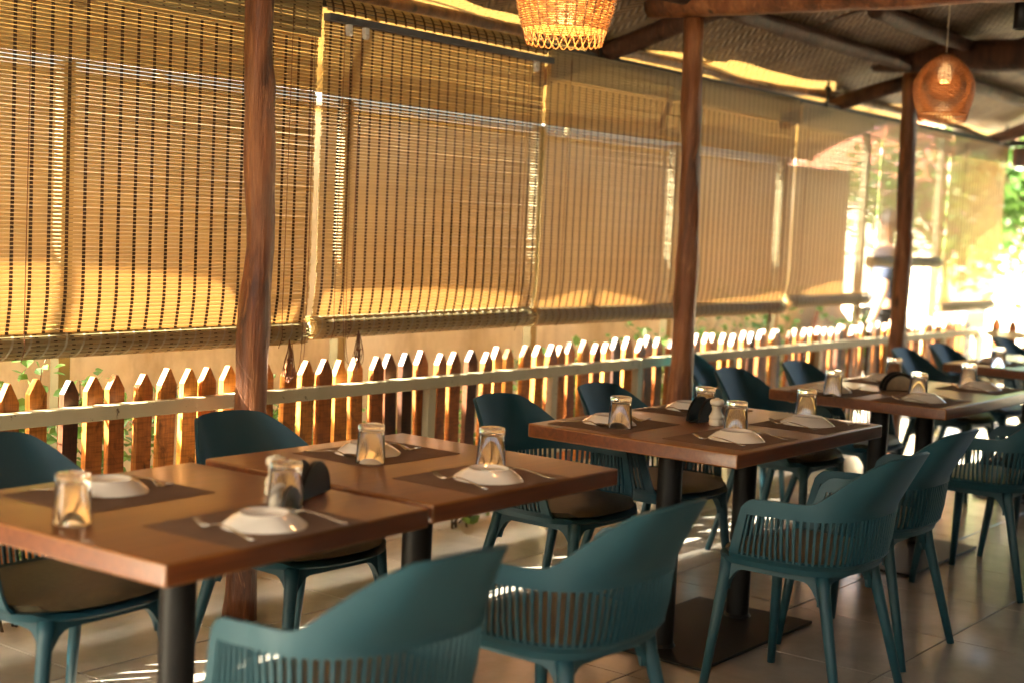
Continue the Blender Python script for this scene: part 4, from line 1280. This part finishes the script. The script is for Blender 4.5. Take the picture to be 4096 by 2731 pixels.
def pan_mesh(inset, z0, z1, front, name, mat, bulge=0, dish=.012):
    ring = []
    n = 56
    for k in range(n + 1):
        u = -1 + 2 * k / n; x, y, nx_, ny_ = plan(u); ring.append((x - nx_ * inset, y - ny_ * inset))
    fx = ring[-1][0]; fy = ring[-1][1]
    m_ = 16
    for k in range(1, m_):
        a = k / m_; x = fx - 2 * fx * a; ring.append((x, fy + front * (1 - abs(2 * a - 1) ** 3.0)))
    N = len(ring); cx_, cy_ = 0, -.02
    vs = []; fs = []
    levels = [1.0, .85, .6, .3]
    def zt(l, y): return z1 - dish * (1 - l * l) + bulge * (1 - l ** 4)
    for l in levels:
        for x, y in ring: vs.append((cx_ + (x - cx_) * l, cy_ + (y - cy_) * l, zt(l, y) - (.014 if y > .17 and l > .9 else 0)))
    vs.append((cx_, cy_, zt(0, 0)))
    for j in range(3):
        for k in range(N): k2 = (k + 1) % N; fs.append((j * N + k, j * N + k2, (j + 1) * N + k2, (j + 1) * N + k))
    c_ = len(vs) - 1
    for k in range(N): fs.append((3 * N + k, 3 * N + (k + 1) % N, c_))
    b0 = len(vs)
    for x, y in ring: vs.append((cx_ + (x - cx_) * .97, cy_ + (y - cy_) * .97, z0))
    for k in range(N): k2 = (k + 1) % N; fs.append((k, b0 + k, b0 + k2, k2))
    fs.append(tuple(b0 + k for k in range(N)))
    me = mesh(name, vs, fs, mat)
    bm = bmesh.new(); bm.from_mesh(me); bmesh.ops.recalc_face_normals(bm, faces=bm.faces); bm.to_mesh(me); bm.free()
    return smooth_by_angle(me, 50)
SEAT_ME = pan_mesh(.012, .428, .448, .11, 'seat', M['teal'])
PAD_ME = pan_mesh(.026, .448, .466, .095, 'seat_pad', M['pad'], .006, .004)
LEGP = {}
def leg_mesh(sx, sy):
    top = Vector((sx * .175, .165 if sy > 0 else -.15, .425)); foot = Vector((sx * .232, .20 if sy > 0 else -.255, 0))
    b = MB(); P = [top + Vector((0, 0, .005)), top.lerp(foot, .12), top.lerp(foot, .5), foot]
    b.tube(P, [.023, .0195, .0165, .013], 14)
    return b.me('leg', M['teal'], True)
LEGS = [leg_mesh(sx, sy) for sx in (-1, 1) for sy in (-1, 1)]
def frame_mesh():
    b = MB()
    c_ = [(-.175, -.15), (-.175, .165), (.175, .165), (.175, -.15)]
    for i in range(4):
        p0, p1 = Vector((*c_[i], 0)), Vector((*c_[(i + 1) % 4], 0))
        d = (p1 - p0).normalized(); nrm_ = Vector((-d.y, d.x, 0)) * .012
        L_ = (p1 - p0).length; n = 24; vs = []
        for k in range(n + 1):
            s_ = L_ * k / n; e = min(s_, L_ - s_)
            drop = .026 + .07 * max(0, 1 - e / .06) ** 2.2
            p_ = p0 + d * s_
            vs += [p_ + nrm_ + Vector((0, 0, .427)), p_ - nrm_ + Vector((0, 0, .427)), p_ - nrm_ + Vector((0, 0, .427 - drop)), p_ + nrm_ + Vector((0, 0, .427 - drop))]
        fs = []
        for k in range(n):
            for q in range(4): fs.append((k * 4 + q, k * 4 + (q + 1) % 4, k * 4 + 4 + (q + 1) % 4, k * 4 + 4 + q))
        fs += [(3, 2, 1, 0), tuple(n * 4 + q for q in range(4))]
        b.add(vs, fs)
    me = b.me('leg_frame', M['teal'])
    bm = bmesh.new(); bm.from_mesh(me); bmesh.ops.recalc_face_normals(bm, faces=bm.faces); bm.to_mesh(me); bm.free()
    return smooth_by_angle(me, 40)
FRAME_ME = frame_mesh()
def make_chair(label, x, y, a):
    T = thing('armchair', label, 'chair', (x, y, 0), a, 'teal slatted armchairs round the tables')
    inst('backrest', BACK_ME, T); inst('shell_base', BASE_ME, T); inst('seat', SEAT_ME, T); inst('seat_pad', PAD_ME, T); inst('leg_frame', FRAME_ME, T)
    for l in LEGS: inst('leg', l, T)
    for f in FRONTS: inst('arm_front', f, T)
    for s_ in SLATS: inst('slat', s_, T)
    return T
CH = [
 ('blurred teal armchair at the bottom, near side of the nearest table', 2.13, 2.02, -0.06),
 ('teal armchair seen from behind, second from the left along the near side', 2.87, 2.00, 0.0),
 ('teal armchair seen from behind, left one at the near side of the middle table', 4.09, 1.93, 0.0),
 ('teal armchair overlapped by its neighbour, right one at the near side of the middle table', 4.77, 2.02, 0.02),
 ('teal armchair at the near side of the third table, cut by the right edge', 6.02, 2.03, 0.0),
 ('teal armchair at the near side of the third table, outermost, mostly outside the right edge', 6.75, 2.0, 0.0),
 ('teal armchair at the left edge, far side of the nearest table, olive pad showing', 2.2, 3.07, PI + .05),
 ('teal armchair in front of the near log post, far side of the nearest table', 3.0, 3.04, PI - .02),
 ('teal armchair behind the left end of the middle table, its olive seat toward the camera', 4.12, 2.86, PI),
 ('teal armchair behind the middle table, right of the one with the olive seat', 4.77, 2.86, PI),
 ('teal armchair standing apart against the fence, just right of the middle log post', 6.62, 3.52, PI + .25),
 ('teal armchair at the third table, in front of the one by the fence', 5.89, 2.88, PI),
 ('teal armchair at the far side of the third table, second from the left', 6.56, 2.88, PI),
 ('teal armchair in front of the far log post, left one behind the farthest table', 8.03, 2.93, PI),
 ('teal armchair behind the farthest table, right of the far log post', 8.66, 2.95, PI),
 ('teal armchair beyond the farthest table, near the end fence', 9.8, 2.95, PI),
 ('teal armchair at the right edge, beyond the farthest table', 10.6, 2.75, PI)]
for lb, x, y, a in CH: make_chair(lb, x, y, a)
